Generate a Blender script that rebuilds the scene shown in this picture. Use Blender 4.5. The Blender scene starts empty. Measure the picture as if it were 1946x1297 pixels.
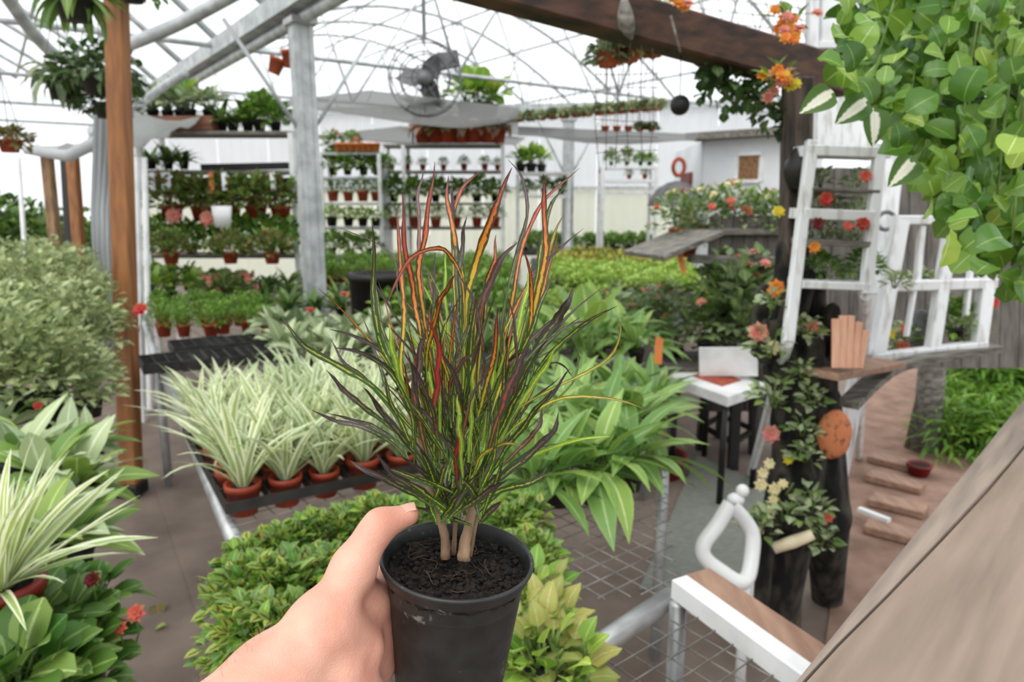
import bpy, math, random
import numpy as np
from mathutils import Vector, Matrix, Quaternion, noise as mnoise

# ------------------------------------------------------------------ camera, world, light, exposure
FPX, PITCH, CAMZ = 1350.0, math.radians(11.2), 1.6
scene = bpy.context.scene
COL = scene.collection
cam_d = bpy.data.cameras.new('camera')
cam = bpy.data.objects.new('camera', cam_d); COL.objects.link(cam)
cam.location = (0, 0, CAMZ); cam.rotation_euler = (math.pi / 2 - PITCH, 0, 0)
cam_d.sensor_width = 36.0; cam_d.lens = FPX / 1946 * 36.0; cam_d.clip_start = 0.02; cam_d.clip_end = 300
cam_d.dof.use_dof = True; cam_d.dof.focus_distance = 0.53; cam_d.dof.aperture_fstop = 9.0
scene.camera = cam
w = bpy.data.worlds.new('overcast_sky'); scene.world = w; w.use_nodes = True
bgn = w.node_tree.nodes['Background']
bgn.inputs[0].default_value = (0.93, 0.97, 1.0, 1); bgn.inputs[1].default_value = 1.12
sun_d = bpy.data.lights.new('sun_offscreen', 'SUN'); sun_d.energy = 2.4; sun_d.angle = math.radians(50); sun_d.color = (1, 0.96, 0.9)
sun = bpy.data.objects.new('sun_offscreen', sun_d); COL.objects.link(sun); sun.rotation_euler = (math.radians(28), math.radians(-14), 0)
vs = scene.view_settings
vs.view_transform = 'Standard'; vs.look = 'None'; vs.gamma = 1.0; vs.use_curve_mapping = False; vs.exposure = 0.35
scene.cycles.use_denoising = True
scene.cycles.max_bounces = 8; scene.cycles.transparent_max_bounces = 12

R = math.radians
rnd = random.Random(7)
CAM = Vector((0, 0, CAMZ))
FW = Vector((0, math.cos(PITCH), -math.sin(PITCH))); UP = Vector((0, math.sin(PITCH), math.cos(PITCH)))
def ray(px, py): return FW + Vector((1, 0, 0)) * ((px - 973) / FPX) + UP * ((648.5 - py) / FPX)
def D(px, py, d): return CAM + ray(px, py) * d            # a point at depth d
def Z(px, py, z):                                          # a point at height z
    r = ray(px, py); return CAM + r * ((z - CAMZ) / r.z)

# ------------------------------------------------------------------ mesh kit
class MB:
    def __init__(s): s.v = []; s.f = []; s.uv = []; s.sm = []
    def add(s, verts, faces, uvs=None, smooth=False):
        b = len(s.v); s.v += [tuple(p) for p in verts]
        s.uv += list(uvs) if uvs else [(0.5, 0.5)] * len(verts)
        s.f += [tuple(b + i for i in f) for f in faces]; s.sm += [smooth] * len(faces)
    def box(s, c, size, m=None, bev=0.0):
        hx, hy, hz = size[0] / 2, size[1] / 2, size[2] / 2
        if bev <= 0:
            vs = [Vector((x, y, z)) for x in (-hx, hx) for y in (-hy, hy) for z in (-hz, hz)]
            fs = [(0, 1, 3, 2), (4, 6, 7, 5), (0, 4, 5, 1), (2, 3, 7, 6), (0, 2, 6, 4), (1, 5, 7, 3)]
        else:
            b = bev; vs = []
            for z, k in ((-hz, b), (-hz + b, 0), (hz - b, 0), (hz, b)):
                vs += [Vector((sx * (hx - k), sy * (hy - k), z)) for sx, sy in ((-1, -1), (1, -1), (1, 1), (-1, 1))]
            fs = [(3, 2, 1, 0), (12, 13, 14, 15)]
            for r_ in range(3):
                for i in range(4): fs.append((r_ * 4 + i, r_ * 4 + (i + 1) % 4, r_ * 4 + 4 + (i + 1) % 4, r_ * 4 + 4 + i))
        if m is not None: vs = [m @ p for p in vs]
        s.add([p + Vector(c) for p in vs], fs)
    def beam(s, a, b, wd, ht, up=(0, 0, 1), bev=0.0):          # rectangular bar from a to b
        a, b = Vector(a), Vector(b); d = b - a; L = d.length; y = d.normalized()
        x = y.cross(Vector(up))
        if x.length < 1e-4: x = y.cross(Vector((1, 0, 0)))
        x.normalize(); z = x.cross(y)
        s.box((a + b) / 2, (wd, L, ht), Matrix((x, y, z)).transposed(), bev)
    def tube(s, pts, rad, n=8, cap=True, jit=0.0, rng=None):
        pts = [Vector(p) for p in pts]; k = len(pts)
        rs = rad if isinstance(rad, (list, tuple)) else [rad] * k
        t0 = (pts[1] - pts[0]).normalized(); ref = t0.orthogonal().normalized(); vs = []; uv = []
        for i, p in enumerate(pts):
            t = (pts[min(i + 1, k - 1)] - pts[max(i - 1, 0)]).normalized()
            ref = (ref - t * ref.dot(t)).normalized(); bi = t.cross(ref)
            for j in range(n):
                a = 2 * math.pi * j / n; r = rs[i] * (1 + (rng.uniform(-jit, jit) if jit else 0))
                vs.append(p + (ref * math.cos(a) + bi * math.sin(a)) * r); uv.append((j / n, i / (k - 1)))
        fs = [(i * n + j, i * n + (j + 1) % n, i * n + n + (j + 1) % n, i * n + n + j) for i in range(k - 1) for j in range(n)]
        if cap: fs += [tuple(range(n - 1, -1, -1)), tuple((k - 1) * n + j for j in range(n))]
        s.add(vs, fs, uv, True)
    def lathe(s, prof, n=24, c=(0, 0, 0), close=False):
        vs = []; fs = []; k = len(prof)
        for r, z in prof:
            for j in range(n):
                a = 2 * math.pi * j / n; vs.append((c[0] + r * math.cos(a), c[1] + r * math.sin(a), c[2] + z))
        for i in range(k - 1):
            for j in range(n): fs.append((i * n + j, i * n + (j + 1) % n, i * n + n + (j + 1) % n, i * n + n + j))
        if close: fs.append(tuple(range(n - 1, -1, -1)))
        s.add(vs, fs, None, True)
    def ball(s, c, rx, ry=None, rz=None, n=8, m=5, jit=0, rng=None):
        ry = ry or rx; rz = rz or rx; vs = []; fs = []
        for i in range(m + 1):
            t = math.pi * i / m
            for j in range(n):
                a = 2 * math.pi * j / n; q = 1 + (rng.uniform(-jit, jit) if jit else 0)
                vs.append((c[0] + rx * q * math.sin(t) * math.cos(a), c[1] + ry * q * math.sin(t) * math.sin(a), c[2] + rz * q * math.cos(t)))
        for i in range(m):
            for j in range(n): fs.append((i * n + j, i * n + n + j, i * n + n + (j + 1) % n, i * n + (j + 1) % n))
        s.add(vs, fs, None, True)
    def merge(s, o, mat4):
        s.add([mat4 @ Vector(p) for p in o.v], o.f, o.uv); s.sm[-len(o.f):] = o.sm
    def mesh(s, name, mat):
        me = bpy.data.meshes.new(name); me.from_pydata(s.v, [], s.f)
        uvl = me.uv_layers.new(name='UVMap')
        li = np.zeros(len(me.loops), dtype=np.int32); me.loops.foreach_get('vertex_index', li)
        uvl.data.foreach_set('uv', np.array(s.uv, dtype=np.float32)[li].ravel())
        me.polygons.foreach_set('use_smooth', np.array(s.sm, dtype=bool))
        if mat: me.materials.append(mat)
        me.update(); return me
    def build(s, name, mat, parent=None):
        o = bpy.data.objects.new(name, s.mesh(name, mat)); COL.objects.link(o)
        if parent is not None: o.parent = parent
        return o
def link(name, me, parent=None, mw=None):
    o = bpy.data.objects.new(name, me); COL.objects.link(o)
    if parent is not None: o.parent = parent
    if mw is not None: o.matrix_local = mw
    return o
def tag(o, label=None, cat=None, group=None, kind=None):
    for k, v in (('label', label), ('category', cat), ('group', group), ('kind', kind)):
        if v: o[k] = v
    return o
def empty(name, loc, rz=0, sc=1.0):
    o = bpy.data.objects.new(name, None); COL.objects.link(o)
    o.location = loc; o.rotation_euler = (0, 0, rz); o.scale = (sc,) * 3; o.empty_display_size = 0.05
    return o
def copy_tree(o, parent=None):
    c = o.copy(); COL.objects.link(c); c.parent = parent
    for ch in o.children: copy_tree(ch, c)
    return c
def spline(pts, n):
    """Catmull-Rom through pts, n samples"""
    P = [Vector(p) for p in pts]; P = [P[0] * 2 - P[1]] + P + [P[-1] * 2 - P[-2]]
    out = []; k = len(P) - 3
    for i in range(n):
        t = i / (n - 1) * k; j = min(int(t), k - 1); t -= j
        a, b, c, d = P[j:j + 4]
        out.append(0.5 * ((2 * b) + (c - a) * t + (2 * a - 5 * b + 4 * c - d) * t * t + (3 * b - a - 3 * c + d) * t ** 3))
    return out

# ------------------------------------------------------------------ procedural materials
def newmat(name):
    m = bpy.data.materials.new(name); m.use_nodes = True; nt = m.node_tree
    return m, nt, nt.nodes['Principled BSDF'], nt.nodes['Material Output']
def c4(c): return (c[0], c[1], c[2], 1)
def hx(h):
    h = h.lstrip('#'); v = [int(h[i:i + 2], 16) / 255 for i in (0, 2, 4)]
    return tuple((x / 12.92 if x <= 0.04045 else ((x + 0.055) / 1.055) ** 2.4) for x in v)
def pm(name, col, col2=None, rough=0.6, scale=12, metal=0.0, bump=0.0, stretch=None, detail=4, spec=0.5, lo=0.35, hi=0.65, isl=0.0):
    m, nt, b, out = newmat(name); N = nt.nodes; L = nt.links
    tc = N.new('ShaderNodeTexCoord'); mp = N.new('ShaderNodeMapping'); nz = N.new('ShaderNodeTexNoise'); rp = N.new('ShaderNodeValToRGB')
    L.new(tc.outputs['Object'], mp.inputs[0]); L.new(mp.outputs[0], nz.inputs[0])
    if stretch: mp.inputs['Scale'].default_value = stretch
    nz.inputs['Scale'].default_value = scale; nz.inputs['Detail'].default_value = detail
    col2 = col2 or tuple(x * 0.7 for x in col)
    rp.color_ramp.elements[0].position = lo; rp.color_ramp.elements[1].position = hi
    rp.color_ramp.elements[0].color = c4(col2); rp.color_ramp.elements[1].color = c4(col)
    L.new(nz.outputs[0], rp.inputs[0])
    src = rp.outputs[0]
    if isl:
        gi = N.new('ShaderNodeNewGeometry'); mr = N.new('ShaderNodeMapRange'); hs = N.new('ShaderNodeHueSaturation')
        L.new(gi.outputs['Random Per Island'], mr.inputs[0]); mr.inputs[3].default_value = 1 - isl; mr.inputs[4].default_value = 1 + isl
        L.new(mr.outputs[0], hs.inputs['Value']); L.new(src, hs.inputs['Color']); src = hs.outputs[0]
    L.new(src, b.inputs['Base Color'])
    b.inputs['Roughness'].default_value = rough; b.inputs['Metallic'].default_value = metal; b.inputs['Specular IOR Level'].default_value = spec
    if bump:
        bp = N.new('ShaderNodeBump'); bp.inputs['Strength'].default_value = bump; bp.inputs['Distance'].default_value = 0.01
        L.new(nz.outputs[0], bp.inputs['Height']); L.new(bp.outputs[0], b.inputs['Normal'])
    return m
def leafmat(name, blade, mid=None, edge=None, tip=None, var=0.25, transl=0.3, rough=0.45, midw=0.12, edgew=0.75, spots=None, hue=0.02, blotch=None):
    """leaf colours across the blade (midrib - blade - margin) and along it (tip), each leaf a little different"""
    m, nt, b, out = newmat(name); N = nt.nodes; L = nt.links
    uv = N.new('ShaderNodeUVMap'); sx = N.new('ShaderNodeSeparateXYZ'); L.new(uv.outputs[0], sx.inputs[0])
    a1 = N.new('ShaderNodeMath'); a1.operation = 'MULTIPLY_ADD'; a1.inputs[1].default_value = 2; a1.inputs[2].default_value = -1; L.new(sx.outputs[0], a1.inputs[0])
    ab = N.new('ShaderNodeMath'); ab.operation = 'ABSOLUTE'; L.new(a1.outputs[0], ab.inputs[0])
    geo = N.new('ShaderNodeNewGeometry'); oi = N.new('ShaderNodeObjectInfo')
    tc = N.new('ShaderNodeTexCoord'); nz = N.new('ShaderNodeTexNoise'); nz.inputs['Scale'].default_value = 60; L.new(tc.outputs['Object'], nz.inputs[0])
    rp = N.new('ShaderNodeValToRGB'); cr = rp.color_ramp; L.new(ab.outputs[0], rp.inputs[0])
    mid = mid or tuple(min(1, x * 1.5) for x in blade); edge = edge or blade
    cr.elements[0].position = midw * 0.5; cr.elements[0].color = c4(mid)
    cr.elements[1].position = midw; cr.elements[1].color = c4(blade)
    e = cr.elements.new(edgew); e.color = c4(blade); e = cr.elements.new(min(1, edgew + 0.12)); e.color = c4(edge)
    src = rp.outputs[0]
    if tip:
        rp2 = N.new('ShaderNodeValToRGB'); rp2.color_ramp.elements[0].position = 0.6; rp2.color_ramp.elements[0].color = (0, 0, 0, 1); L.new(sx.outputs[1], rp2.inputs[0])
        mx = N.new('ShaderNodeMixRGB'); L.new(rp2.outputs[0], mx.inputs[0]); L.new(src, mx.inputs[1]); mx.inputs[2].default_value = c4(tip); src = mx.outputs[0]
    if blotch:
        vz = N.new('ShaderNodeTexNoise'); vz.inputs['Scale'].default_value = blotch[1]; L.new(tc.outputs['Object'], vz.inputs[0])
        r3 = N.new('ShaderNodeValToRGB'); r3.color_ramp.elements[0].position = 0.5; r3.color_ramp.elements[1].position = 0.6; L.new(vz.outputs[0], r3.inputs[0])
        mx = N.new('ShaderNodeMixRGB'); L.new(r3.outputs[0], mx.inputs[0]); L.new(src, mx.inputs[1]); mx.inputs[2].default_value = c4(blotch[0]); src = mx.outputs[0]
    ad = N.new('ShaderNodeMath'); ad.operation = 'ADD'; L.new(geo.outputs['Random Per Island'], ad.inputs[0]); L.new(oi.outputs['Random'], ad.inputs[1])
    fr = N.new('ShaderNodeMath'); fr.operation = 'FRACT'; L.new(ad.outputs[0], fr.inputs[0])
    mr = N.new('ShaderNodeMapRange'); L.new(fr.outputs[0], mr.inputs[0]); mr.inputs[3].default_value = 1 - var; mr.inputs[4].default_value = 1 + var
    mh = N.new('ShaderNodeMapRange'); L.new(fr.outputs[0], mh.inputs[0]); mh.inputs[3].default_value = 0.5 + hue; mh.inputs[4].default_value = 0.5 - hue
    hs = N.new('ShaderNodeHueSaturation'); L.new(mr.outputs[0], hs.inputs['Value']); L.new(mh.outputs[0], hs.inputs['Hue']); L.new(src, hs.inputs['Color'])
    src = hs.outputs[0]
    L.new(src, b.inputs['Base Color']); b.inputs['Roughness'].default_value = rough
    if transl:
        tr = N.new('ShaderNodeBsdfTranslucent'); L.new(src, tr.inputs[0]); mxs = N.new('ShaderNodeMixShader'); mxs.inputs[0].default_value = transl
        L.new(b.outputs[0], mxs.inputs[1]); L.new(tr.outputs[0], mxs.inputs[2]); L.new(mxs.outputs[0], out.inputs[0])
    return m

M = {}
M['floor'] = pm('floor_cloth', hx('8a7a70'), hx('6a5b52'), 0.85, 3.5, bump=0.15, detail=8, lo=0.3, hi=0.7)
M['soil_ground'] = pm('earth', hx('6f5a4c'), hx('4a3b30'), 0.95, 2.0, bump=0.3, detail=8)
M['right_path'] = pm('path_earth', hx('a08070'), hx('7d6253'), 0.9, 6, bump=0.3, detail=8)
M['mat'] = pm('rubber_mat', hx('8b8e86'), hx('74766f'), 0.8, 30, stretch=(1, 6, 1))
M['white_paint'] = pm('white_paint', hx('f0f1f2'), hx('d5d6d6'), 0.45, 8, lo=0.3, hi=0.6)
M['worn_white'] = pm('worn_white_paint', hx('ecedf0'), hx('b9b6b0'), 0.55, 6, stretch=(6, 6, 0.7), lo=0.28, hi=0.5, bump=0.1)
M['galv'] = pm('galvanised_steel', hx('c9cbcc'), hx('a3a6a8'), 0.4, 14, metal=0.55, lo=0.3, hi=0.7)
M['galv_white'] = pm('whitened_steel', hx('ccd0d1'), hx('a4a8aa'), 0.45, 9, metal=0.15)
M['wire'] = pm('mesh_wire', hx('a5a29c'), hx('77736d'), 0.5, 20, metal=0.4)
M['post_brown'] = pm('orange_brown_timber', hx('a9703c'), hx('6d4023'), 0.6, 7, stretch=(5, 5, 0.35), bump=0.12, detail=8, lo=0.25, hi=0.75)
M['post_old'] = pm('weathered_timber', hx('9a7a58'), hx('6b5238'), 0.75, 7, stretch=(5, 5, 0.4), bump=0.1)
M['beam_dark'] = pm('dark_timber', hx('5e3f2e'), hx('2b1c14'), 0.7, 9, stretch=(1, 1, 3), bump=0.3, detail=8)
M['post_dark'] = pm('old_dark_post', hx('5a4c42'), hx('241d18'), 0.8, 9, stretch=(5, 5, 0.6), bump=0.3, detail=8)
M['bark'] = pm('black_cork_bark', hx('4a443a'), hx('0c0b09'), 0.95, 14, bump=1.0, lo=0.42, hi=0.68, detail=8, stretch=(1.6, 1.6, 0.6))
M['driftwood'] = pm('grey_driftwood', hx('8d8880'), hx('55514b'), 0.8, 9, stretch=(1, 5, 5), bump=0.3)
M['rail'] = pm('taupe_painted_board', hx('9a8677'), hx('806f62'), 0.62, 5, stretch=(9, 0.7, 9), bump=0.22, detail=9, lo=0.28, hi=0.72)
M['rail_edge'] = pm('taupe_weathered_board', hx('9d8c7f'), hx('7d7067'), 0.66, 6, stretch=(9, 0.7, 9), bump=0.3, detail=9)
M['plank_pink'] = pm('pinkish_plank', hx('a98772'), hx('8a6a58'), 0.7, 6, stretch=(6, 0.8, 6), bump=0.15)
M['wood_box'] = pm('brown_plank', hx('8a5b44'), hx('5f3c2c'), 0.7, 6, stretch=(0.6, 5, 5), bump=0.15)
M['terracotta'] = pm('terracotta_plastic', hx('b4492c'), hx('8c3420'), 0.55, 10)
M['clay'] = pm('terracotta_clay', hx('c4603a'), hx('9c4628'), 0.8, 10)
M['darkred'] = pm('dark_red_plastic', hx('8e2018'), hx('611410'), 0.4, 8)
M['black_plastic'] = pm('black_plastic', hx('2a2a29'), hx('1c1c1b'), 0.5, 14)
M['tray'] = pm('dark_tray', hx('3a3937'), hx('262523'), 0.55, 14)
M['soil'] = pm('potting_soil', hx('2b211a'), hx('0d0a08'), 0.95, 90, bump=1.0, detail=8)
M['black_paint'] = pm('black_paint', hx('1d1a18'), hx('100e0d'), 0.5, 9)
M['grey_board'] = pm('grey_board', hx('6d6761'), hx('4d4843'), 0.8, 5, stretch=(6, 6, 0.5), bump=0.15)
M['net'] = pm('grey_shelf_board', hx('8b8986'), hx('6c6a66'), 0.9, 30)
M['fan_grey'] = pm('grey_fan_metal', hx('7a7a7c'), hx('5d5d60'), 0.5, 10, metal=0.3)
M['wall_white'] = pm('white_wall', hx('eceef0'), hx('d8dbe0'), 0.6, 1.2)
M['wall_yellow'] = pm('yellowed_panel', hx('eceed2'), hx('dfe2bd'), 0.6, 2)
M['rust_panel'] = pm('mottled_brown_panel', hx('9a7450'), hx('6a4a30'), 0.8, 40)
M['reddoor'] = pm('dark_red_door', hx('7a2a22'), hx('5a1a16'), 0.6, 6)
M['stem_green'] = pm('green_stem', hx('6f8a3c'), hx('4d6428'), 0.6, 30)
M['stem_brown'] = pm('woody_stem', hx('a5876a'), hx('6e5540'), 0.8, 60, stretch=(1, 1, 0.4), bump=0.5)
M['red_cloth'] = pm('red_mat', hx('b4563f'), hx('96442f'), 0.9, 30)
M['cream'] = pm('peeled_cream_wood', hx('efe3c6'), hx('d9c8a2'), 0.6, 12)
M['orange_stone'] = pm('speckled_orange_clay', hx('d98558'), hx('6d4634'), 0.7, 34, lo=0.33, hi=0.45, bump=0.4)
M['pink_slat'] = pm('pink_slat', hx('eab89c'), hx('d9a084'), 0.7, 6, stretch=(8, 8, 0.6), isl=0.18)
M['white_plastic'] = pm('white_plastic', hx('f3f4f5'), hx('e6e7e8'), 0.35, 8)
M['tag_orange'] = pm('orange_tag', hx('e4874c'), hx('d97840'), 0.5, 8)
M['tag_white'] = pm('white_tag', hx('f2f4f6'), hx('e2e6ea'), 0.5, 8)
M['twig'] = pm('dark_twig', hx('57432f'), hx('33261b'), 0.8, 30)

# leaves
LM = {}
LM['spider'] = leafmat('variegated_strap_leaf', hx('a3ba6c'), hx('b9cc7e'), hx('f3f5d8'), var=0.14, midw=0.1, edgew=0.42, transl=0.3)
LM['spider_far'] = leafmat('cream_strap_leaf', hx('a4b97a'), hx('c2d08e'), hx('f1f4d6'), var=0.15, midw=0.1, edgew=0.45, transl=0.3)
LM['lamb'] = leafmat('pale_woolly_leaf', hx('b3c396'), hx('dbe3c8'), var=0.22, midw=0.12, transl=0.2, rough=0.7)
LM['lamb_dark'] = leafmat('fresh_broad_leaf', hx('7f9f4c'), hx('afc97c'), var=0.25)
LM['sage'] = leafmat('sage_small_leaf', hx('a3b07c'), hx('d0d8b4'), var=0.35, transl=0.25, rough=0.7)
LM['coleus'] = leafmat('lime_leaf_dark_heart', hx('5f5a2a'), hx('6d3a28'), hx('8aa644'), var=0.28, midw=0.16, edgew=0.2)
LM['coleus2'] = leafmat('lime_leaf_pink_patch', hx('9ab04e'), hx('b7c878'), hx('7fa03c'), var=0.2, blotch=(hx('b98a6a'), 40))
LM['lime'] = leafmat('lime_leaf', hx('9cba4e'), hx('c3d97c'), var=0.22)
LM['carpet'] = leafmat('bright_small_leaf', hx('6f9a34'), hx('a0c25a'), var=0.3)
LM['dark'] = leafmat('dark_green_leaf', hx('3f5a2a'), hx('6b8a48'), var=0.35)
LM['mid'] = leafmat('mid_green_leaf', hx('6f9044'), hx('a6c078'), var=0.3)
LM['long'] = leafmat('long_light_leaf', hx('83a856'), hx('b9d190'), hx('8fb362'), var=0.25, rough=0.4)
LM['pale'] = leafmat('silver_green_leaf', hx('b7c39a'), hx('dfe6cc'), hx('7f9a5c'), var=0.15, edgew=0.7)
LM['greyleaf'] = leafmat('grey_green_leaf', hx('7f9068'), hx('a9b690'), var=0.25)
LM['yellow'] = leafmat('yellow_flecked_leaf', hx('c2a84a'), hx('d9c268'), var=0.3, hue=0.05)
LM['redgreen'] = leafmat('bronze_green_leaf', hx('7a7440'), hx('a5805a'), var=0.35, hue=0.05)
LM['pinkcal'] = leafmat('pink_grey_leaf', hx('a88a78'), hx('c9866e'), hx('6d7a50'), var=0.25, edgew=0.8)
LM['round'] = leafmat('glossy_round_leaf', hx('668f30'), hx('9cbc5a'), var=0.35, rough=0.28, transl=0.3, midw=0.07, hue=0.02)
LM['round_light'] = leafmat('pale_round_leaf', hx('8fb24a'), hx('c0d68a'), var=0.2, rough=0.3, transl=0.35, midw=0.07)
LM['white_edge'] = leafmat('white_centred_leaf', hx('f1efe0'), hx('e6ead0'), hx('47702a'), var=0.1, midw=0.1, edgew=0.28)
LM['begonia'] = leafmat('begonia_leaf', hx('76904e'), hx('a9bd80'), var=0.3)
LM['hutch'] = leafmat('rose_leaf', hx('8fa070'), hx('b9c79c'), var=0.35)
LM['lowdark'] = leafmat('deep_round_leaf', hx('4f7830'), hx('83a85a'), var=0.3, rough=0.4)
def petal(name, c, c2=None, tr=0.3): return leafmat(name, c, c2 or tuple(min(1, x * 1.2) for x in c), var=0.15, transl=tr, rough=0.6)
PM_ = {k: petal(k + '_petal', hx(v)) for k, v in dict(pink='e59a86', red='c8402c', orange='f09a3c', cream='f0e4b4', yellow='e8d83e', rose='d88a7e', coral='e0705a', deep='7a1c1c').items()}

# ------------------------------------------------------------------ leaf shapes
def prof(shape, t):
    if shape == 'strap': return min(1.0, 0.55 + t * 3) * max(0.02, 1 - t ** 3.5)
    if shape == 'lance': return max(0.03, math.sin(math.pi * min(1, t ** 0.75))) if t < 1 else 0.02
    if shape == 'ovate': return max(0.04, math.sin(math.pi * t ** 0.62) ** 0.8) if 0 < t < 1 else 0.04
    if shape == 'heart': return max(0.04, math.sin(math.pi * t ** 0.45) ** 0.75) if 0 < t < 1 else 0.06
    if shape == 'obovate': return max(0.06, math.sin(math.pi * t ** 1.25) ** 0.62) if 0 < t < 1 else 0.06
    return max(0.08, math.sqrt(max(0, 1 - (2 * t - 1) ** 2)))
def leaf(L, W, shape='ovate', bend=0.6, fold=0.15, seg=6, wave=0.0, rng=rnd, twist=0.0):
    m = MB(); p = Vector((0, 0, 0)); ang = 0.0; vs = []; uv = []; tw = 0.0
    for i in range(seg + 1):
        t = i / seg; wd = W / 2 * prof(shape, t); a = ang
        nrm = Vector((0, -math.sin(a), math.cos(a))); wv = rng.uniform(-wave, wave) * W
        ca, sa = math.cos(tw), math.sin(tw); sd = Vector((ca, 0, 0)) + nrm * sa
        for s_, u in ((-1, 0.0), (0, 0.5), (1, 1.0)):
            vs.append(p + sd * (s_ * wd) + nrm * (abs(s_) * fold * wd + (wv if s_ else 0))); uv.append((u, t))
        ang -= bend / seg; tw += twist / seg
        p = p + Vector((0, math.cos(ang), math.sin(ang))) * (L / seg)
    fs = []
    for i in range(seg):
        for k in range(2): a = i * 3 + k; fs.append((a, a + 1, a + 4, a + 3))
    m.add(vs, fs, uv, True); return m
def dirmat(d, roll=0.0, up=Vector((0, 0, 1))):
    """matrix whose +Y points along d, +Z as near as may be to up"""
    y = Vector(d).normalized(); x = y.cross(up)
    if x.length < 1e-3: x = Vector((1, 0, 0))
    x.normalize(); z = x.cross(y)
    return (Matrix((x, y, z)).transposed() @ Matrix.Rotation(roll, 3, 'Y')).to_4x4()
def potmesh(r, h, mat, name='pot', lip=0.12):
    m = MB(); b = r * 0.72; l = r * lip
    m.lathe([(0, 0), (b, 0), (r * 0.94, h * 0.8), (r, h * 0.8), (r, h), (r - l, h), (r - l * 1.2, h * 0.86), (0, h * 0.86)], 20)
    return m.mesh(name, mat)
def soil_disc(r, z, mat='soil'):
    m = MB(); m.lathe([(r, z), (r * 0.6, z + r * 0.08), (0.001, z + r * 0.1)], 14); return m.mesh('soil', M[mat])

# ------------------------------------------------------------------ plant builders: each returns an Empty with parts
def rosette(name, mats, n, L, W, shape, el, bend, pot=None, z0=0.0, seg=6, fold=0.2, seed=1, nvar=4, spread=0.012, petiole=0.0, wave=0.03, twist=0.3, rise=0.0, leafname='leaf'):
    rg = random.Random(seed); root = empty(name, (0, 0, 0))
    if pot: 
        r, h, pmn = pot
        link('pot', potmesh(r, h, M[pmn]), root); link('soil', soil_disc(r * 0.86, h * 0.84), root); z0 += h * 0.84
    mats = mats if isinstance(mats, list) else [mats]
    var = [leaf(1.0, rg.uniform(0.85, 1.1) * W / L[1], shape, rg.uniform(*bend), fold, seg, wave, rg, rg.uniform(-twist, twist)).mesh(leafname, LM[mats[k % len(mats)]]) for k in range(max(nvar, len(mats)))]
    pet = MB()
    for i in range(n):
        q = i / max(1, n - 1); az = i * 2.39996 + rg.uniform(-0.35, 0.35); e = R(el[0] + (el[1] - el[0]) * q + rg.uniform(-8, 8))
        ln = L[0] + (L[1] - L[0]) * rg.random(); d = Vector((math.cos(az) * math.cos(e), math.sin(az) * math.cos(e), math.sin(e)))
        p = Vector((math.cos(az) * spread, math.sin(az) * spread, z0 + rise * (1 - q)))
        if petiole:
            pl = petiole * rg.uniform(0.7, 1.15); d2 = Vector((d.x, d.y, abs(d.z) + 0.7)).normalized(); tip = p + d2 * pl
            pet.tube([p, p + d2 * pl * 0.5 + Vector((0, 0, pl * 0.06)), tip], [0.004, 0.003, 0.0025], 5); p = tip
        mw = Matrix.Translation(p) @ dirmat(d, rg.uniform(-0.4, 0.4)) @ Matrix.Scale(ln, 4)
        link(leafname, var[i % len(var)], root, mw)
    if petiole: pet.build('stalk', M['stem_green'], root)
    return root
def bushmb(n, rad, h, ll, lw, shape, seed, z0=0.0, flat=0.5, core=0.35, bend=0.5, seg=3, droop=0.0):
    rg = random.Random(seed); m = MB()
    vs_ = [leaf(1, lw / ll, shape, bend * rg.uniform(0.5, 1.4), 0.25, seg, 0.03, rg) for _ in range(4)]
    for i in range(n):
        az = rg.uniform(0, 2 * math.pi); el = math.asin(rg.random() ** 0.8); q = core + (1 - core) * rg.random() ** 0.5
        d = Vector((math.cos(az) * math.cos(el), math.sin(az) * math.cos(el), math.sin(el)))
        p = Vector((d.x * rad * q, d.y * rad * q, z0 + d.z * h * q)) * 1.0
        dd = d + Vector((rg.uniform(-0.7, 0.7), rg.uniform(-0.7, 0.7), rg.uniform(-0.4, 0.7) - droop))
        m.merge(vs_[i % 4], Matrix.Translation(p) @ dirmat(dd, rg.uniform(-0.5, 0.5)) @ Matrix.Scale(ll * rg.uniform(0.65, 1.25), 4))
    return m
def flowermb(r, petals=7, layers=2, seed=1):
    rg = random.Random(seed); m = MB()
    for l in range(layers):
        for i in range(petals):
            az = 2 * math.pi * (i + 0.5 * l) / petals; e = 0.3 + 0.55 * l
            d = Vector((math.cos(az) * math.cos(e), math.sin(az) * math.cos(e), math.sin(e)))
            m.merge(leaf(r * (1 - 0.2 * l), r * 0.75, 'ovate', 0.6, 0.3, 3), Matrix.Translation((0, 0, 0)) @ dirmat(d))
    m.ball((0, 0, r * 0.2), r * 0.18, n=6, m=4); return m
FLOW = {}
def flower_mesh(col, r=0.03, seed=1):
    k = (col, r)
    if k not in FLOW: FLOW[k] = flowermb(r, seed=seed).mesh('flower', PM_[col])
    return FLOW[k]
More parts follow.
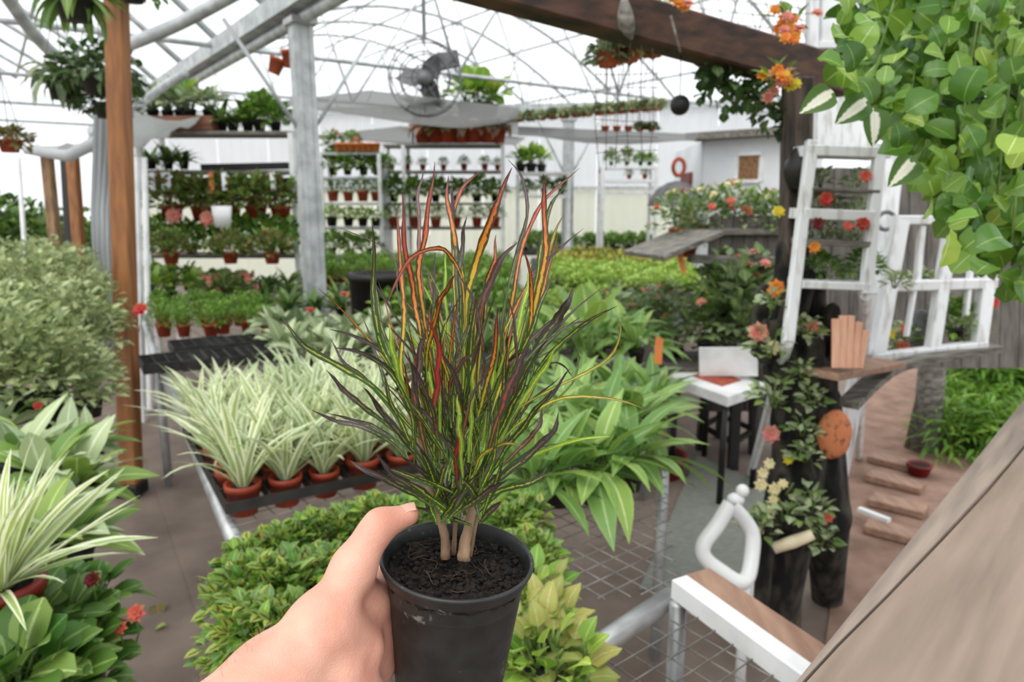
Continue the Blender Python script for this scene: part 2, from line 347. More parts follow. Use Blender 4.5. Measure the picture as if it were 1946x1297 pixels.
def bush(name, mats, n, rad, h, ll, lw, shape='ovate', pot=None, seed=1, z0=0.0, flowers=None, stems=5, **kw):
    rg = random.Random(seed + 99); root = empty(name, (0, 0, 0))
    if pot:
        r, ph, pmn = pot; link('pot', potmesh(r, ph, M[pmn]), root); link('soil', soil_disc(r * 0.86, ph * 0.84), root); z0 += ph * 0.84
    mats = mats if isinstance(mats, list) else [mats]
    for k, mt in enumerate(mats):
        o = bushmb(n // len(mats), rad, h, ll, lw, shape, seed + 31 * k, z0, **kw).build('foliage', LM[mt], root); o['kind'] = 'stuff'
    st = MB()
    for i in range(stems):
        az = 2 * math.pi * i / stems + rg.random(); q = rg.uniform(0.3, 0.8)
        st.tube([(0.2 * rad * math.cos(az) * 0.4, 0.2 * rad * math.sin(az) * 0.4, z0 - 0.01), (rad * q * 0.6 * math.cos(az), rad * q * 0.6 * math.sin(az), z0 + h * 0.5), (rad * q * math.cos(az), rad * q * math.sin(az), z0 + h * 0.85)], [0.004, 0.003, 0.002], 5)
    st.build('stem', M['stem_green'], root)
    if flowers:
        for col, nf, fr in flowers:
            for i in range(nf):
                az = rg.uniform(0, 2 * math.pi); el = R(rg.uniform(15, 85)); d = Vector((math.cos(az) * math.cos(el), math.sin(az) * math.cos(el), math.sin(el)))
                p = Vector((d.x * rad * 1.0, d.y * rad * 1.0, z0 + d.z * h * 1.03)); up = Vector((0, 0, 1))
                q = d.rotation_difference(up).inverted()
                link('flower', flower_mesh(col, fr), root, Matrix.Translation(p) @ q.to_matrix().to_4x4())
    return root
PROTO = {}; USED = {}; COUNT = {}
def proto(kind, *makers): PROTO[kind] = [m for m in makers]
def inst(kind, loc, label, cat='plant', group=None, sc=1.0, rz=None, var=None):
    """put one plant of a kind down: the first is the prototype itself, the next are copies with copies of their parts"""
    i = COUNT.get(kind, 0); COUNT[kind] = i + 1
    v = (i if var is None else var) % len(PROTO[kind]); k = (kind, v)
    if k not in USED: o = USED[k] = PROTO[kind][v]()
    else: o = copy_tree(USED[k])
    o.location = loc; o.rotation_euler = (0, 0, rnd.uniform(0, 6.28) if rz is None else rz); s_ = sc * rnd.uniform(0.92, 1.08); o.scale = (s_, s_, s_)
    for p in ('group',):
        if p in o: del o[p]
    tag(o, label, cat, group); return o
def scatter(kind, quad, nu, nv, z, label, group, cat='plant', sc=1.0, jit=0.25, skip=0.0, zj=0.0):
    """rows of plants over the patch of bench or floor between four points"""
    a, b, c, d = quad; out = []
    for i in range(nu):
        for j in range(nv):
            if rnd.random() < skip: continue
            s = (i + 0.5 + rnd.uniform(-jit, jit)) / nu; t = (j + 0.5 + rnd.uniform(-jit, jit)) / nv
            p = (a * (1 - s) + b * s) * (1 - t) + (d * (1 - s) + c * s) * t; p.z = z + rnd.uniform(0, zj)
            out.append(inst(kind, p, label, cat, group, sc))
    return out
def quadz(z, *pp): return [Z(x, y, z) for x, y in pp]

TC = (0.047, 0.085, 'terracotta'); BK = (0.045, 0.075, 'black_plastic')
proto('spider', *[lambda s=s: rosette('spider_plant', 'spider_far', 20, (0.18, 0.3), 0.026, 'strap', (88, 55), (0.15, 1.2), TC, seed=s, seg=7, fold=0.35, twist=0.5) for s in (1, 2, 3)])
proto('spider_big', lambda: rosette('spider_plant', 'spider', 70, (0.2, 0.33), 0.025, 'strap', (90, 28), (0.05, 0.9), (0.08, 0.13, 'darkred'), seed=5, seg=8, fold=0.35, twist=0.5, nvar=6))
proto('lamb', *[lambda s=s: rosette('broad_leaved_plant', ['lamb_dark', 'lamb', 'lamb'], 18, (0.13, 0.22), 0.085, 'lance', (75, 5), (0.4, 1.2), (0.06, 0.1, 'black_plastic'), seed=s, seg=6, fold=0.2, petiole=0.04) for s in (11, 12)])
proto('sage', *[lambda s=s: bush('sage_bush', 'sage', 430, 0.2, 0.34, 0.042, 0.03, seed=s, pot=(0.07, 0.11, 'black_plastic')) for s in (21, 22)])
proto('coleus', *[lambda s=s: bush('coleus_plant', ['coleus', 'mid', 'coleus', 'carpet'], 300, 0.095, 0.1, 0.029, 0.021, seed=s, pot=BK, core=0.45) for s in (31, 32, 33)])
proto('coleus_big', *[lambda s=s: rosette('coleus_plant', ['lime', 'coleus2', 'carpet', 'lime', 'coleus2'], 46, (0.035, 0.062), 0.045, 'ovate', (80, -10), (0.4, 1.1), BK, seed=s, nvar=10, spread=0.05, rise=0.09, petiole=0.02, seg=5, wave=0.06) for s in (35, 36, 37)])
proto('lowdark', *[lambda s=s: rosette('round_leaved_plant', ['lowdark', 'mid'], 26, (0.07, 0.1), 0.085, 'round', (80, 0), (0.3, 0.9), (0.06, 0.09, 'black_plastic'), seed=s, petiole=0.09, seg=5) for s in (41, 42)])
proto('carpet', *[lambda s=s: bush('small_leaved_plant', 'carpet', 300, 0.1, 0.13, 0.022, 0.014, seed=s, pot=TC) for s in (51, 52)])
proto('dark', *[lambda s=s: rosette('dark_leafy_plant', ['dark', 'mid'], 26, (0.14, 0.24), 0.055, 'lance', (80, 10), (0.4, 1.3), BK, seed=s) for s in (61, 62)])
proto('long', *[lambda s=s: rosette('long_leaved_plant', ['long', 'lamb_dark', 'long'], 24, (0.16, 0.26), 0.082, 'lance', (75, -5), (0.5, 1.3), BK, seed=s, petiole=0.07, seg=7) for s in (71, 72, 73)])
proto('pale', *[lambda s=s: rosette('silver_leaved_plant', ['pale', 'greyleaf', 'pale'], 20, (0.1, 0.15), 0.1, 'heart', (75, 5), (0.3, 0.9), BK, seed=s, petiole=0.1, seg=5) for s in (81, 82)])
proto('bigleaf', lambda: rosette('large_leaved_plant', ['lime', 'long'], 9, (0.16, 0.22), 0.16, 'ovate', (80, 35), (0.2, 0.7), (0.07, 0.1, 'black_plastic'), seed=91, petiole=0.22, seg=6))
proto('pinkbeg', *[lambda s=s: bush('pink_begonia', 'begonia', 110, 0.13, 0.17, 0.055, 0.045, seed=s, pot=BK, flowers=[('rose', 6, 0.032)]) for s in (101, 102)])
proto('lime', *[lambda s=s: bush('lime_seedling', 'lime', 130, 0.11, 0.1, 0.035, 0.022, seed=s, pot=BK) for s in (111, 112)])
proto('yellow', *[lambda s=s: bush('yellow_flecked_seedling', ['lime', 'yellow'], 110, 0.11, 0.09, 0.035, 0.022, seed=s, pot=BK) for s in (121, 122)])
proto('mid', *[lambda s=s: bush('green_leafy_plant', ['mid', 'carpet'], 170, 0.15, 0.18, 0.06, 0.042, seed=s, pot=BK) for s in (131, 132)])
proto('redgreen', *[lambda s=s: bush('bronze_shrub', ['redgreen', 'mid'], 400, 0.2, 0.2, 0.055, 0.034, seed=s, pot=(0.07, 0.1, 'terracotta')) for s in (141, 142)])
proto('greybush', *[lambda s=s: bush('grey_green_begonia', ['greyleaf', 'begonia'], 130, 0.19, 0.3, 0.085, 0.06, seed=s, pot=BK, flowers=[('pink', 2, 0.035)]) for s in (151, 152)])
proto('rosebush', *[lambda s=s: bush('flowering_shrub', ['hutch', 'mid'], 260, 0.24, 0.3, 0.05, 0.035, seed=s, pot=(0.08, 0.1, 'terracotta'), flowers=[('coral', 3, 0.035), ('cream', 5, 0.03)]) for s in (161, 162)])
proto('pinkcal', *[lambda s=s: rosette('pink_leaved_begonia', ['pinkcal', 'redgreen', 'pinkcal'], 20, (0.08, 0.14), 0.09, 'heart', (60, -35), (0.5, 1.2), (0.07, 0.1, 'terracotta'), seed=s, petiole=0.06, seg=4) for s in (171, 172)])
proto('cabbage', *[lambda s=s: rosette('bright_leafy_plant', ['lime', 'carpet'], 20, (0.1, 0.17), 0.12, 'round', (85, 10), (0.3, 0.9), (0.07, 0.1, 'black_plastic'), seed=s, petiole=0.12, seg=5) for s in (181,)])
proto('herb', *[lambda s=s: bush('grass_clump', 'carpet', 200, 0.14, 0.22, 0.09, 0.014, 'lance', seed=s, core=0.3, bend=1.0) for s in (191, 192)])

# ------------------------------------------------------------------ the setting
GA = R(36); GU = Vector((-math.sin(GA), math.cos(GA), 0)); GV = Vector((math.cos(GA), math.sin(GA), 0))
def G(u, v, z): return GU * u + GV * v + Vector((0, 0, z))
fl = MB(); fl.add([(-26, -12, 0), (26, -12, 0), (26, 34, 0), (-26, 34, 0)], [(0, 1, 2, 3)])
tag(fl.build('floor', M['floor']), 'grey brown ground cloth floor of the greenhouse', 'floor', kind='structure')
BA = R(32); BU = Vector((-math.sin(BA), math.cos(BA), 0)); BV = Vector((math.cos(BA), math.sin(BA), 0))
s0 = Z(400, 1250, 0)
ps = MB()
c = [s0 + BU * a + BV * b for a, b in ((-3, 0), (-3, 1.1), (6, 1.1), (6, 0))]
ps.add([(p.x, p.y, z) for z in (0.001, 0.007) for p in c], [(0, 1, 2, 3), (4, 5, 6, 7), (0, 4, 7, 3), (0, 1, 5, 4), (2, 3, 7, 6)])
tag(ps.build('floor_cloth_strip', M['floor']), 'overlapping strip of brown ground cloth along the path', 'ground cloth', kind='structure')
ml = MB(); q = quadz(0.012, (1195, 1105), (1330, 1120), (1440, 935), (1325, 868))
q2 = [Z(1215, 1120, 0.012), Z(1450, 1100, 0.012), Z(1470, 930, 0.012), Z(1325, 865, 0.012)]
ml.add([(p.x, p.y, z) for z in (0.001, 0.012) for p in q2], [(4, 5, 6, 7), (0, 1, 5, 4), (1, 2, 6, 5), (2, 3, 7, 6), (3, 0, 4, 7)])
tag(ml.build('rubber_mat', M['mat']), 'grey ribbed floor mat between the mesh bench and black stool', 'mat')
rg_ = MB(); q = [Z(1560, 1290, 0.01), Z(1900, 1290, 0.01), Z(1990, 690, 0.01), Z(1640, 690, 0.01)]
rg_.add([(p.x, p.y, 0.006) for p in q], [(0, 1, 2, 3)])
tag(rg_.build('path_ground', M['right_path']), 'pinkish brown earth path beyond the board rail', 'path', kind='structure')

# translucent film
def filmmat(name, tr, col):
    m, nt, b, out = newmat(name); N = nt.nodes; L = nt.links
    t = N.new('ShaderNodeBsdfTransparent'); tl = N.new('ShaderNodeBsdfTranslucent'); tl.inputs[0].default_value = c4(col)
    nz = N.new('ShaderNodeTexNoise'); nz.inputs['Scale'].default_value = 0.7; tc = N.new('ShaderNodeTexCoord'); L.new(tc.outputs['Object'], nz.inputs[0])
    mr = N.new('ShaderNodeMapRange'); L.new(nz.outputs[0], mr.inputs[0]); mr.inputs[3].default_value = tr - 0.1; mr.inputs[4].default_value = tr + 0.1
    mx = N.new('ShaderNodeMixShader'); L.new(mr.outputs[0], mx.inputs[0]); L.new(tl.outputs[0], mx.inputs[1]); L.new(t.outputs[0], mx.inputs[2]); L.new(mx.outputs[0], out.inputs[0])
    return m
M['film'] = filmmat('greenhouse_film', 0.55, (0.86, 0.88, 0.89)); M['netfilm'] = filmmat('shade_net_weave', 0.12, (0.16, 0.16, 0.155))
def sheetmat(name, c1, c2, tl=0.5):
    m = pm(name, c1, c2, 0.6, 1.5); nt = m.node_tree; N = nt.nodes; b = N['Principled BSDF']; out = N['Material Output']
    t = N.new('ShaderNodeBsdfTranslucent'); t.inputs[0].default_value = c4(c1); mx = N.new('ShaderNodeMixShader'); mx.inputs[0].default_value = tl
    nt.links.new(b.outputs[0], mx.inputs[1]); nt.links.new(t.outputs[0], mx.inputs[2]); nt.links.new(mx.outputs[0], out.inputs[0]); return m
M['sheet_white'] = sheetmat('white_sheet', hx('f0f2f5'), hx('e3e6ea')); M['sheet_yellow'] = sheetmat('yellowed_sheet', hx('f1f2e2'), hx('e9ebd2'))

V0, SPAN, EAVE, RISE = 2.03, 10.5, 3.05, 2.3
def arch_pt(u, v0, t, off=0.0): return G(u, v0 + SPAN * t, EAVE + RISE * math.sin(math.pi * t) ** 0.85 + off)
def arch_mesh(v0, n=18, r=0.034):
    m = MB(); m.tube([arch_pt(0, v0, i / n) for i in range(n + 1)], r, 6); return m
roofs = []
for k, v0 in enumerate((V0 - SPAN, V0)):
    f = MB(); n = 16; us = [-3 + 3 * i for i in range(8)]
    vs = [arch_pt(u, v0, i / n, 0.04) for u in us for i in range(n + 1)]
    f.add(vs, [(a * (n + 1) + i, a * (n + 1) + i + 1, (a + 1) * (n + 1) + i + 1, (a + 1) * (n + 1) + i) for a in range(len(us) - 1) for i in range(n)], None, True)
    rf = tag(f.build('ceiling', M['film']), ['milky film vault over the left greenhouse span', 'milky film vault over the right greenhouse span'][k], 'roof', kind='structure'); roofs.append(rf)
    am = arch_mesh(v0).mesh('arch', M['galv_white'])
    for u in [x * 1.5 for x in range(-1, 12)]:
        link('arch', am, rf, Matrix.Translation(GU * u))
    for t in (0.12, 0.26, 0.4, 0.5, 0.6, 0.74, 0.88):
        p = MB(); p.tube([arch_pt(-3, v0, t, -0.02), arch_pt(18, v0, t, -0.02)], 0.024, 6); p.build('purlin', M['galv_white'], rf)
    tie = MB(); tie.tube([G(0, v0, EAVE), G(0, v0 + SPAN, EAVE)], 0.024, 6); tm = tie.mesh('tie_rod', M['galv_white'])
    web = MB()
    for a, b_ in ((0.25, 0.2), (0.25, 0.4), (0.5, 0.4), (0.5, 0.6), (0.75, 0.6), (0.75, 0.8)):
        web.tube([G(0, v0 + SPAN * a, EAVE), arch_pt(0, v0, b_)], 0.018, 5)
    wm = web.mesh('truss_web', M['galv_white'])
    for u in [3 * x - 1.5 for x in range(1, 7)]:
        link('tie_rod', tm, rf, Matrix.Translation(GU * u)); link('truss_web', wm, rf, Matrix.Translation(GU * u))
    dg = MB()
    for j in range(6):
        for t0, t1 in ((0.12, 0.4), (0.6, 0.88)):
            u0 = 3 * j; dg.tube([arch_pt(u0, v0, t0, -0.03), arch_pt(u0 + 1.5, v0, (t0 + t1) / 2, -0.03), arch_pt(u0 + 3, v0, t1, -0.03)], 0.018, 5)
    dg.build('wind_brace', M['galv_white'], rf)
# valley gutters on steel columns
for k, v in enumerate((V0, V0 + SPAN)):
    g = MB(); a, b = G(-3, v, EAVE - 0.02), G(18, v, EAVE - 0.02)
    for off, wd, ht, z in ((0, 0.24, 0.015, -0.06), (-0.12, 0.015, 0.14, 0.0), (0.12, 0.015, 0.14, 0.0)):
        g.beam(a + GV * off + Vector((0, 0, z)), b + GV * off + Vector((0, 0, z)), wd, ht)
    g.tube([a + Vector((0, 0, -0.12)), b + Vector((0, 0, -0.12))], 0.045, 8)
    tag(g.build('valley_gutter', M['galv_white']), ['white roof gutter resting on the column with angled braces', 'far white roof gutter between the right hand vaults'][k], 'gutter', kind='structure')
def column(base, top, wd, label, braces=True):
    root = empty('steel_column', base); tag(root, label, 'column'); L = top - base.z
    m = MB(); m.box((0, 0, L / 2), (wd, wd * 0.75, L), Matrix.Rotation(GA, 3, 'Z'), 0.008)
    m.build('shaft', M['galv_white'], root)
    m = MB()
    for s in (-1, 1): m.box(tuple(Matrix.Rotation(GA, 3, 'Z') @ Vector((s * wd * 0.36, -wd * 0.4, L / 2))), (wd * 0.2, wd * 0.12, L), Matrix.Rotation(GA, 3, 'Z'))
    m.build('flange', M['galv_white'], root)
    m = MB(); m.box((0, 0, L - 0.03), (wd * 1.3, wd * 1.3, 0.06), Matrix.Rotation(GA, 3, 'Z'), 0.01); m.build('head_plate', M['galv'], root)
    m = MB(); m.box((0, 0, 0.01), (wd * 1.8, wd * 1.8, 0.02), Matrix.Rotation(GA, 3, 'Z')); m.build('foot_plate', M['galv'], root)
    if braces:
        for s in (-1, 1):
            m = MB(); m.tube([(GV * s * 0.02).to_tuple()[:2] + (L - 0.85,), (GV * s * 0.55).to_tuple()[:2] + (L - 0.08,)], 0.016, 6); m.build('brace', M['galv_white'], root)
    return root
cb = D(590, 400, 5.5); column(Vector((cb.x, cb.y, 0)), EAVE - 0.13, 0.15, 'white steel column beside the plant shelves, two angled braces at its head')
cb = D(1080, 300, 10.1); column(Vector((cb.x, cb.y, 0)), 2.75, 0.13, 'far white steel column with forked braces before the ribbed wall')

# far wall of ribbed sheets, the upper ones white, the lower yellowed
def ribbed(a, b, z0, z1, n):
    m = MB(); vs = []; nrm = Vector((-(b - a).y, (b - a).x, 0)).normalized()
    for i in range(n + 1):
        o = nrm * (0.02 if (i // 2) % 2 else 0.0); p = a.lerp(b, i / n) + o; vs += [(p.x, p.y, z0), (p.x, p.y, z1)]
    m.add(vs, [(2 * i, 2 * i + 2, 2 * i + 3, 2 * i + 1) for i in range(n)]); return m
wa, wb = Vector((-7.7, 14.4, 0)), Vector((4.6, 12.6, 0)); fw = empty('wall_back', wa); tag(fw, 'far white wall of ribbed sheets, yellowed near the bottom', 'wall', kind='structure')
NW = 12
for i in range(NW):
    a = (wb - wa) * (i / NW); b = (wb - wa) * ((i + 1) / NW - 0.0012)
    ribbed(a, b, 1.82, 3.2, 20).build('sheet', M['sheet_white'], fw); ribbed(a, b, 0.0, 1.81, 20).build('lower_sheet', M['sheet_yellow'], fw)
m = MB(); m.beam(Vector((0, -0.05, 1.82)), (wb - wa) + Vector((0, -0.05, 1.82)), 0.05, 0.05); m.build('rail', M['galv_white'], fw)
m = MB(); m.beam(Vector((0, -0.05, 3.22)), (wb - wa) + Vector((0, -0.05, 3.22)), 0.08, 0.12); m.build('top_rail', M['galv_white'], fw)

# shed at the far right
def quadwall(name, a, b, z0, z1, th, mat, parent):
    m = MB(); m.beam(Vector((a.x, a.y, (z0 + z1) / 2)), Vector((b.x, b.y, (z0 + z1) / 2)), th, z1 - z0); return m.build(name, mat, parent)
sa, sb = D(1338, 330, 9.6), D(1560, 330, 8.6); sa.z = sb.z = 0
shed = empty('garden_shed', (0, 0, 0)); tag(shed, 'white garden shed with a small brown window and dark red door', 'shed')
quadwall('front_wall', sa, sb, 0, 2.38, 0.08, M['wall_white'], shed)
sc_ = D(1285, 330, 12.0); sc_.z = 0
quadwall('side_wall', sa, sc_, 0, 2.38, 0.08, M['wall_white'], shed)
m = MB(); dd = (sb - sa).normalized(); nn = Vector((dd.y, -dd.x, 0))
m.beam(sa + nn * 0.1 + Vector((0, 0, 2.43)) - dd * 0.15, sb + nn * 0.1 + Vector((0, 0, 2.43)), 0.35, 0.09); m.build('roof_edge', M['driftwood'], shed)
wc = D(1425, 319, 9.15); m = MB(); m.beam(wc - dd * 0.13, wc + dd * 0.13, 0.1, 0.3); wn = m.build('window', M['rust_panel'], shed)
m = MB()
for z in (-0.17, 0.17): m.beam(wc - dd * 0.16 + Vector((0, 0, z)) + nn * 0.02, wc + dd * 0.16 + Vector((0, 0, z)) + nn * 0.02, 0.1, 0.04)
for s in (-0.145, 0.145): m.beam(wc + dd * s + nn * 0.02 - Vector((0, 0, 0.17)), wc + dd * s + nn * 0.02 + Vector((0, 0, 0.17)), 0.1, 0.03, up=nn)
m.build('window_frame', M['white_paint'], wn)
de = (sc_ - sa).normalized(); dp = sa + de * 1.05
m = MB(); dn = Vector((-de.y, de.x, 0)); m.beam(dp + de * -0.4 + dn * 0.05 + Vector((0, 0, 1.0)), dp + de * 0.45 + dn * 0.05 + Vector((0, 0, 1.0)), 0.06, 2.0); dr_ = m.build('door', M['reddoor'], shed)
m = MB(); m.ball(dp + de * -0.3 + dn * 0.11 + Vector((0, 0, 1.0)), 0.04); m.build('door_knob', M['galv'], dr_)
# shed neighbour wall seen between column and shed
# grey patio umbrella leaning by the shed
ub = D(1285, 368, 9.0); um = empty('patio_umbrella', (ub.x, ub.y, 0)); tag(um, 'grey domed parasol in front of the dark red shed door', 'umbrella')
m = MB(); m.tube([(0, 0, 0), (0, 0, 1.75)], 0.02); m.build('pole', M['fan_grey'], um)
m = MB(); m.lathe([(0.36, 1.53), (0.345, 1.6), (0.25, 1.74), (0.12, 1.82), (0.002, 1.845)], 16); m.build('canopy', M['fan_grey'], um)
m = MB(); m.lathe([(0.0, 0), (0.22, 0), (0.2, 0.06), (0.04, 0.09), (0.0, 0.09)], 16); m.build('foot', M['fan_grey'], um)

# shade nets hung below the far roof
def net(name, pts, label):
    m = MB(); a, b, c, d = pts; n = 8; vs = []
    for i in range(n + 1):
        for j in range(n + 1):
            s, t = i / n, j / n; p = (a * (1 - s) + b * s) * (1 - t) + (d * (1 - s) + c * s) * t
            vs.append((p.x, p.y, p.z - 0.12 * math.sin(math.pi * s) * math.sin(math.pi * t) - 0.02 * math.sin(s * 25)))
    fs = [(i * (n + 1) + j, (i + 1) * (n + 1) + j, (i + 1) * (n + 1) + j + 1, i * (n + 1) + j + 1) for i in range(n) for j in range(n)]
    m.add(vs, fs, None, True); tag(m.build(name, M['netfilm']), label, 'shade net')
net('shade_net', [D(500, 196, 7.0), D(700, 172, 6.5), D(985, 205, 8.0), D(985, 258, 11.0)], 'grey shade net stretched flat above the middle shelves')
net('shade_net', [D(560, 262, 10.5), D(760, 240, 9.0), D(1000, 262, 11.0), D(980, 276, 11.6)], 'lower grey shade net hung before the ribbed wall')
net('shade_net', [D(985, 240, 8.8), D(1330, 255, 8.6), D(1320, 268, 9.3), D(985, 258, 9.4)], 'narrow grey shade net over the far hanging baskets')

# ------------------------------------------------------------------ mesh benches
def clip(p, d, poly):
    """part of the line p + t d inside a convex counter-clockwise polygon"""
    t0, t1 = -50.0, 50.0
    for i in range(len(poly)):
        a, b = poly[i], poly[(i + 1) % len(poly)]; e = b - a; n = Vector((-e.y, e.x, 0))
        num = n.dot(p - a); den = n.dot(d)
        if abs(den) < 1e-9:
            if num < 0: return None
            continue
        t = -num / den
        if den > 0: t0 = max(t0, t)
        else: t1 = min(t1, t)
    return (t0, t1) if t1 - t0 > 0.01 else None
def ccw(poly):
    a = sum(poly[i].x * poly[(i + 1) % len(poly)].y - poly[(i + 1) % len(poly)].x * poly[i].y for i in range(len(poly)))
    return poly if a > 0 else poly[::-1]
def mesh_bench(poly, z, label, sp=0.05, r=0.0016, ang=R(39), frame=0.022, legs=True, skip=()):
    sk = [frozenset(((round(poly[i].x, 5), round(poly[(i + 1) % len(poly)].x, 5)))) for i in skip]
    poly = ccw([Vector((p.x, p.y, 0)) for p in poly]); o0 = poly[0]
    root = empty('mesh_bench', (o0.x, o0.y, 0)); tag(root, label, 'bench'); off = Vector((o0.x, o0.y, 0))
    m = MB()
    for a, zz in ((ang, 0), (ang + math.pi / 2, 2 * r)):
        d = Vector((math.cos(a), math.sin(a), 0)); n = Vector((-d.y, d.x, 0)); ks = [n.dot(p - o0) for p in poly]
        for k in range(int(math.floor(min(ks) / sp)), int(math.ceil(max(ks) / sp)) + 1):
            c = clip(o0 + n * k * sp, d, poly)
            if c: m.tube([o0 + n * k * sp + d * c[0] - off + Vector((0, 0, z - zz)), o0 + n * k * sp + d * c[1] - off + Vector((0, 0, z - zz))], r, 4)
    m.build('wire_mesh', M['wire'], root)['kind'] = 'stuff'
    for i in range(len(poly)):
        a, b = poly[i] - off, poly[(i + 1) % len(poly)] - off; m = MB()
        if frozenset((round(poly[i].x, 5), round(poly[(i + 1) % len(poly)].x, 5))) not in sk: m.tube([a + Vector((0, 0, z - frame)), b + Vector((0, 0, z - frame))], frame, 10); m.build('frame_pipe', M['galv'], root)
        if legs:
            m = MB(); m.tube([a + Vector((0, 0, 0)), a + Vector((0, 0, z - frame))], 0.02, 8); m.build('leg', M['galv'], root)
    return root
BZ = 0.75
pa = Z(460, 1050, BZ); pb = Z(285, 640, BZ); pc = Z(1290, 1125, BZ)
main_poly = [pa + (pa - pb).normalized() * 0.35, pc, Z(1262, 872, BZ), Z(1230, 695, BZ), pa + (pb - pa) * 0.82]
mesh_bench(main_poly, BZ, 'long wire mesh bench with steel pipe edge holding the spider plant trays', skip=(0, 1, 2, 3))
pbar = Z(1510, 1290, BZ); dbar = (pbar - pc).normalized()
near_poly = [pc + dbar * 0.0, pbar + dbar * 0.9, pbar + dbar * 0.9 - Vector((dbar.y * -1, dbar.x, 0)) * 0.0 + Vector((-0.75, -0.35, 0)), Z(1100, 1255, BZ) + Vector((-0.35, -0.25, 0)), Z(1100, 1255, BZ)]
nbp = mesh_bench(near_poly, BZ - 0.006, 'near end of the wire mesh bench with a white edging bar and steel cross pipe', legs=True, skip=(0, 1, 2, 3, 4))
m = MB(); nb = Vector((near_poly[0].x, near_poly[0].y, 0)); o_ = ccw([Vector((p.x, p.y, 0)) for p in near_poly])[0]
m.beam(pc - Vector((o_.x, o_.y, -0.012)), pbar + dbar * 0.9 - Vector((o_.x, o_.y, -0.012)), 0.042, 0.05, bev=0.004); m.build('edging_bar', M['white_paint'], nbp)
m = MB(); ca_, cb_ = Z(1095, 1258, BZ - 0.05), Z(1275, 1135, BZ - 0.05)
m.tube([ca_ - Vector((o_.x, o_.y, 0)), cb_ - Vector((o_.x, o_.y, 0))], 0.024, 12); m.build('cross_pipe', M['galv'], nbp)
# plank between bar and trunk
m = MB(); pn = Vector((-dbar.y, dbar.x, 0)); pn = pn if pn.x > 0 else -pn
p0 = pc + pn * 0.07 - dbar * 0.03; m.beam(p0, p0 + dbar * 1.2, 0.085, 0.035, bev=0.004)
pk = m.build('shelf_plank', M['plank_pink']); tag(pk, 'pinkish brown plank running alongside the white edging bar', 'plank')

# left bench, lower
lb_poly = [Z(265, 1330, 0.5), Z(262, 960, 0.5), Z(212, 600, 0.5) , Z(-500, 640, 0.5), Z(-420, 1330, 0.5)]
lb_poly = [Vector((-1.02, 1.0, 0)), Vector((-1.62, 2.3, 0)), Vector((-2.95, 4.6, 0)), Vector((-4.6, 4.0, 0)), Vector((-2.4, 0.7, 0))]
LBZ = 0.62
mesh_bench(lb_poly, LBZ, 'left hand mesh bench crowded with sage bushes and broad leaved plants', sp=0.06, ang=R(32))

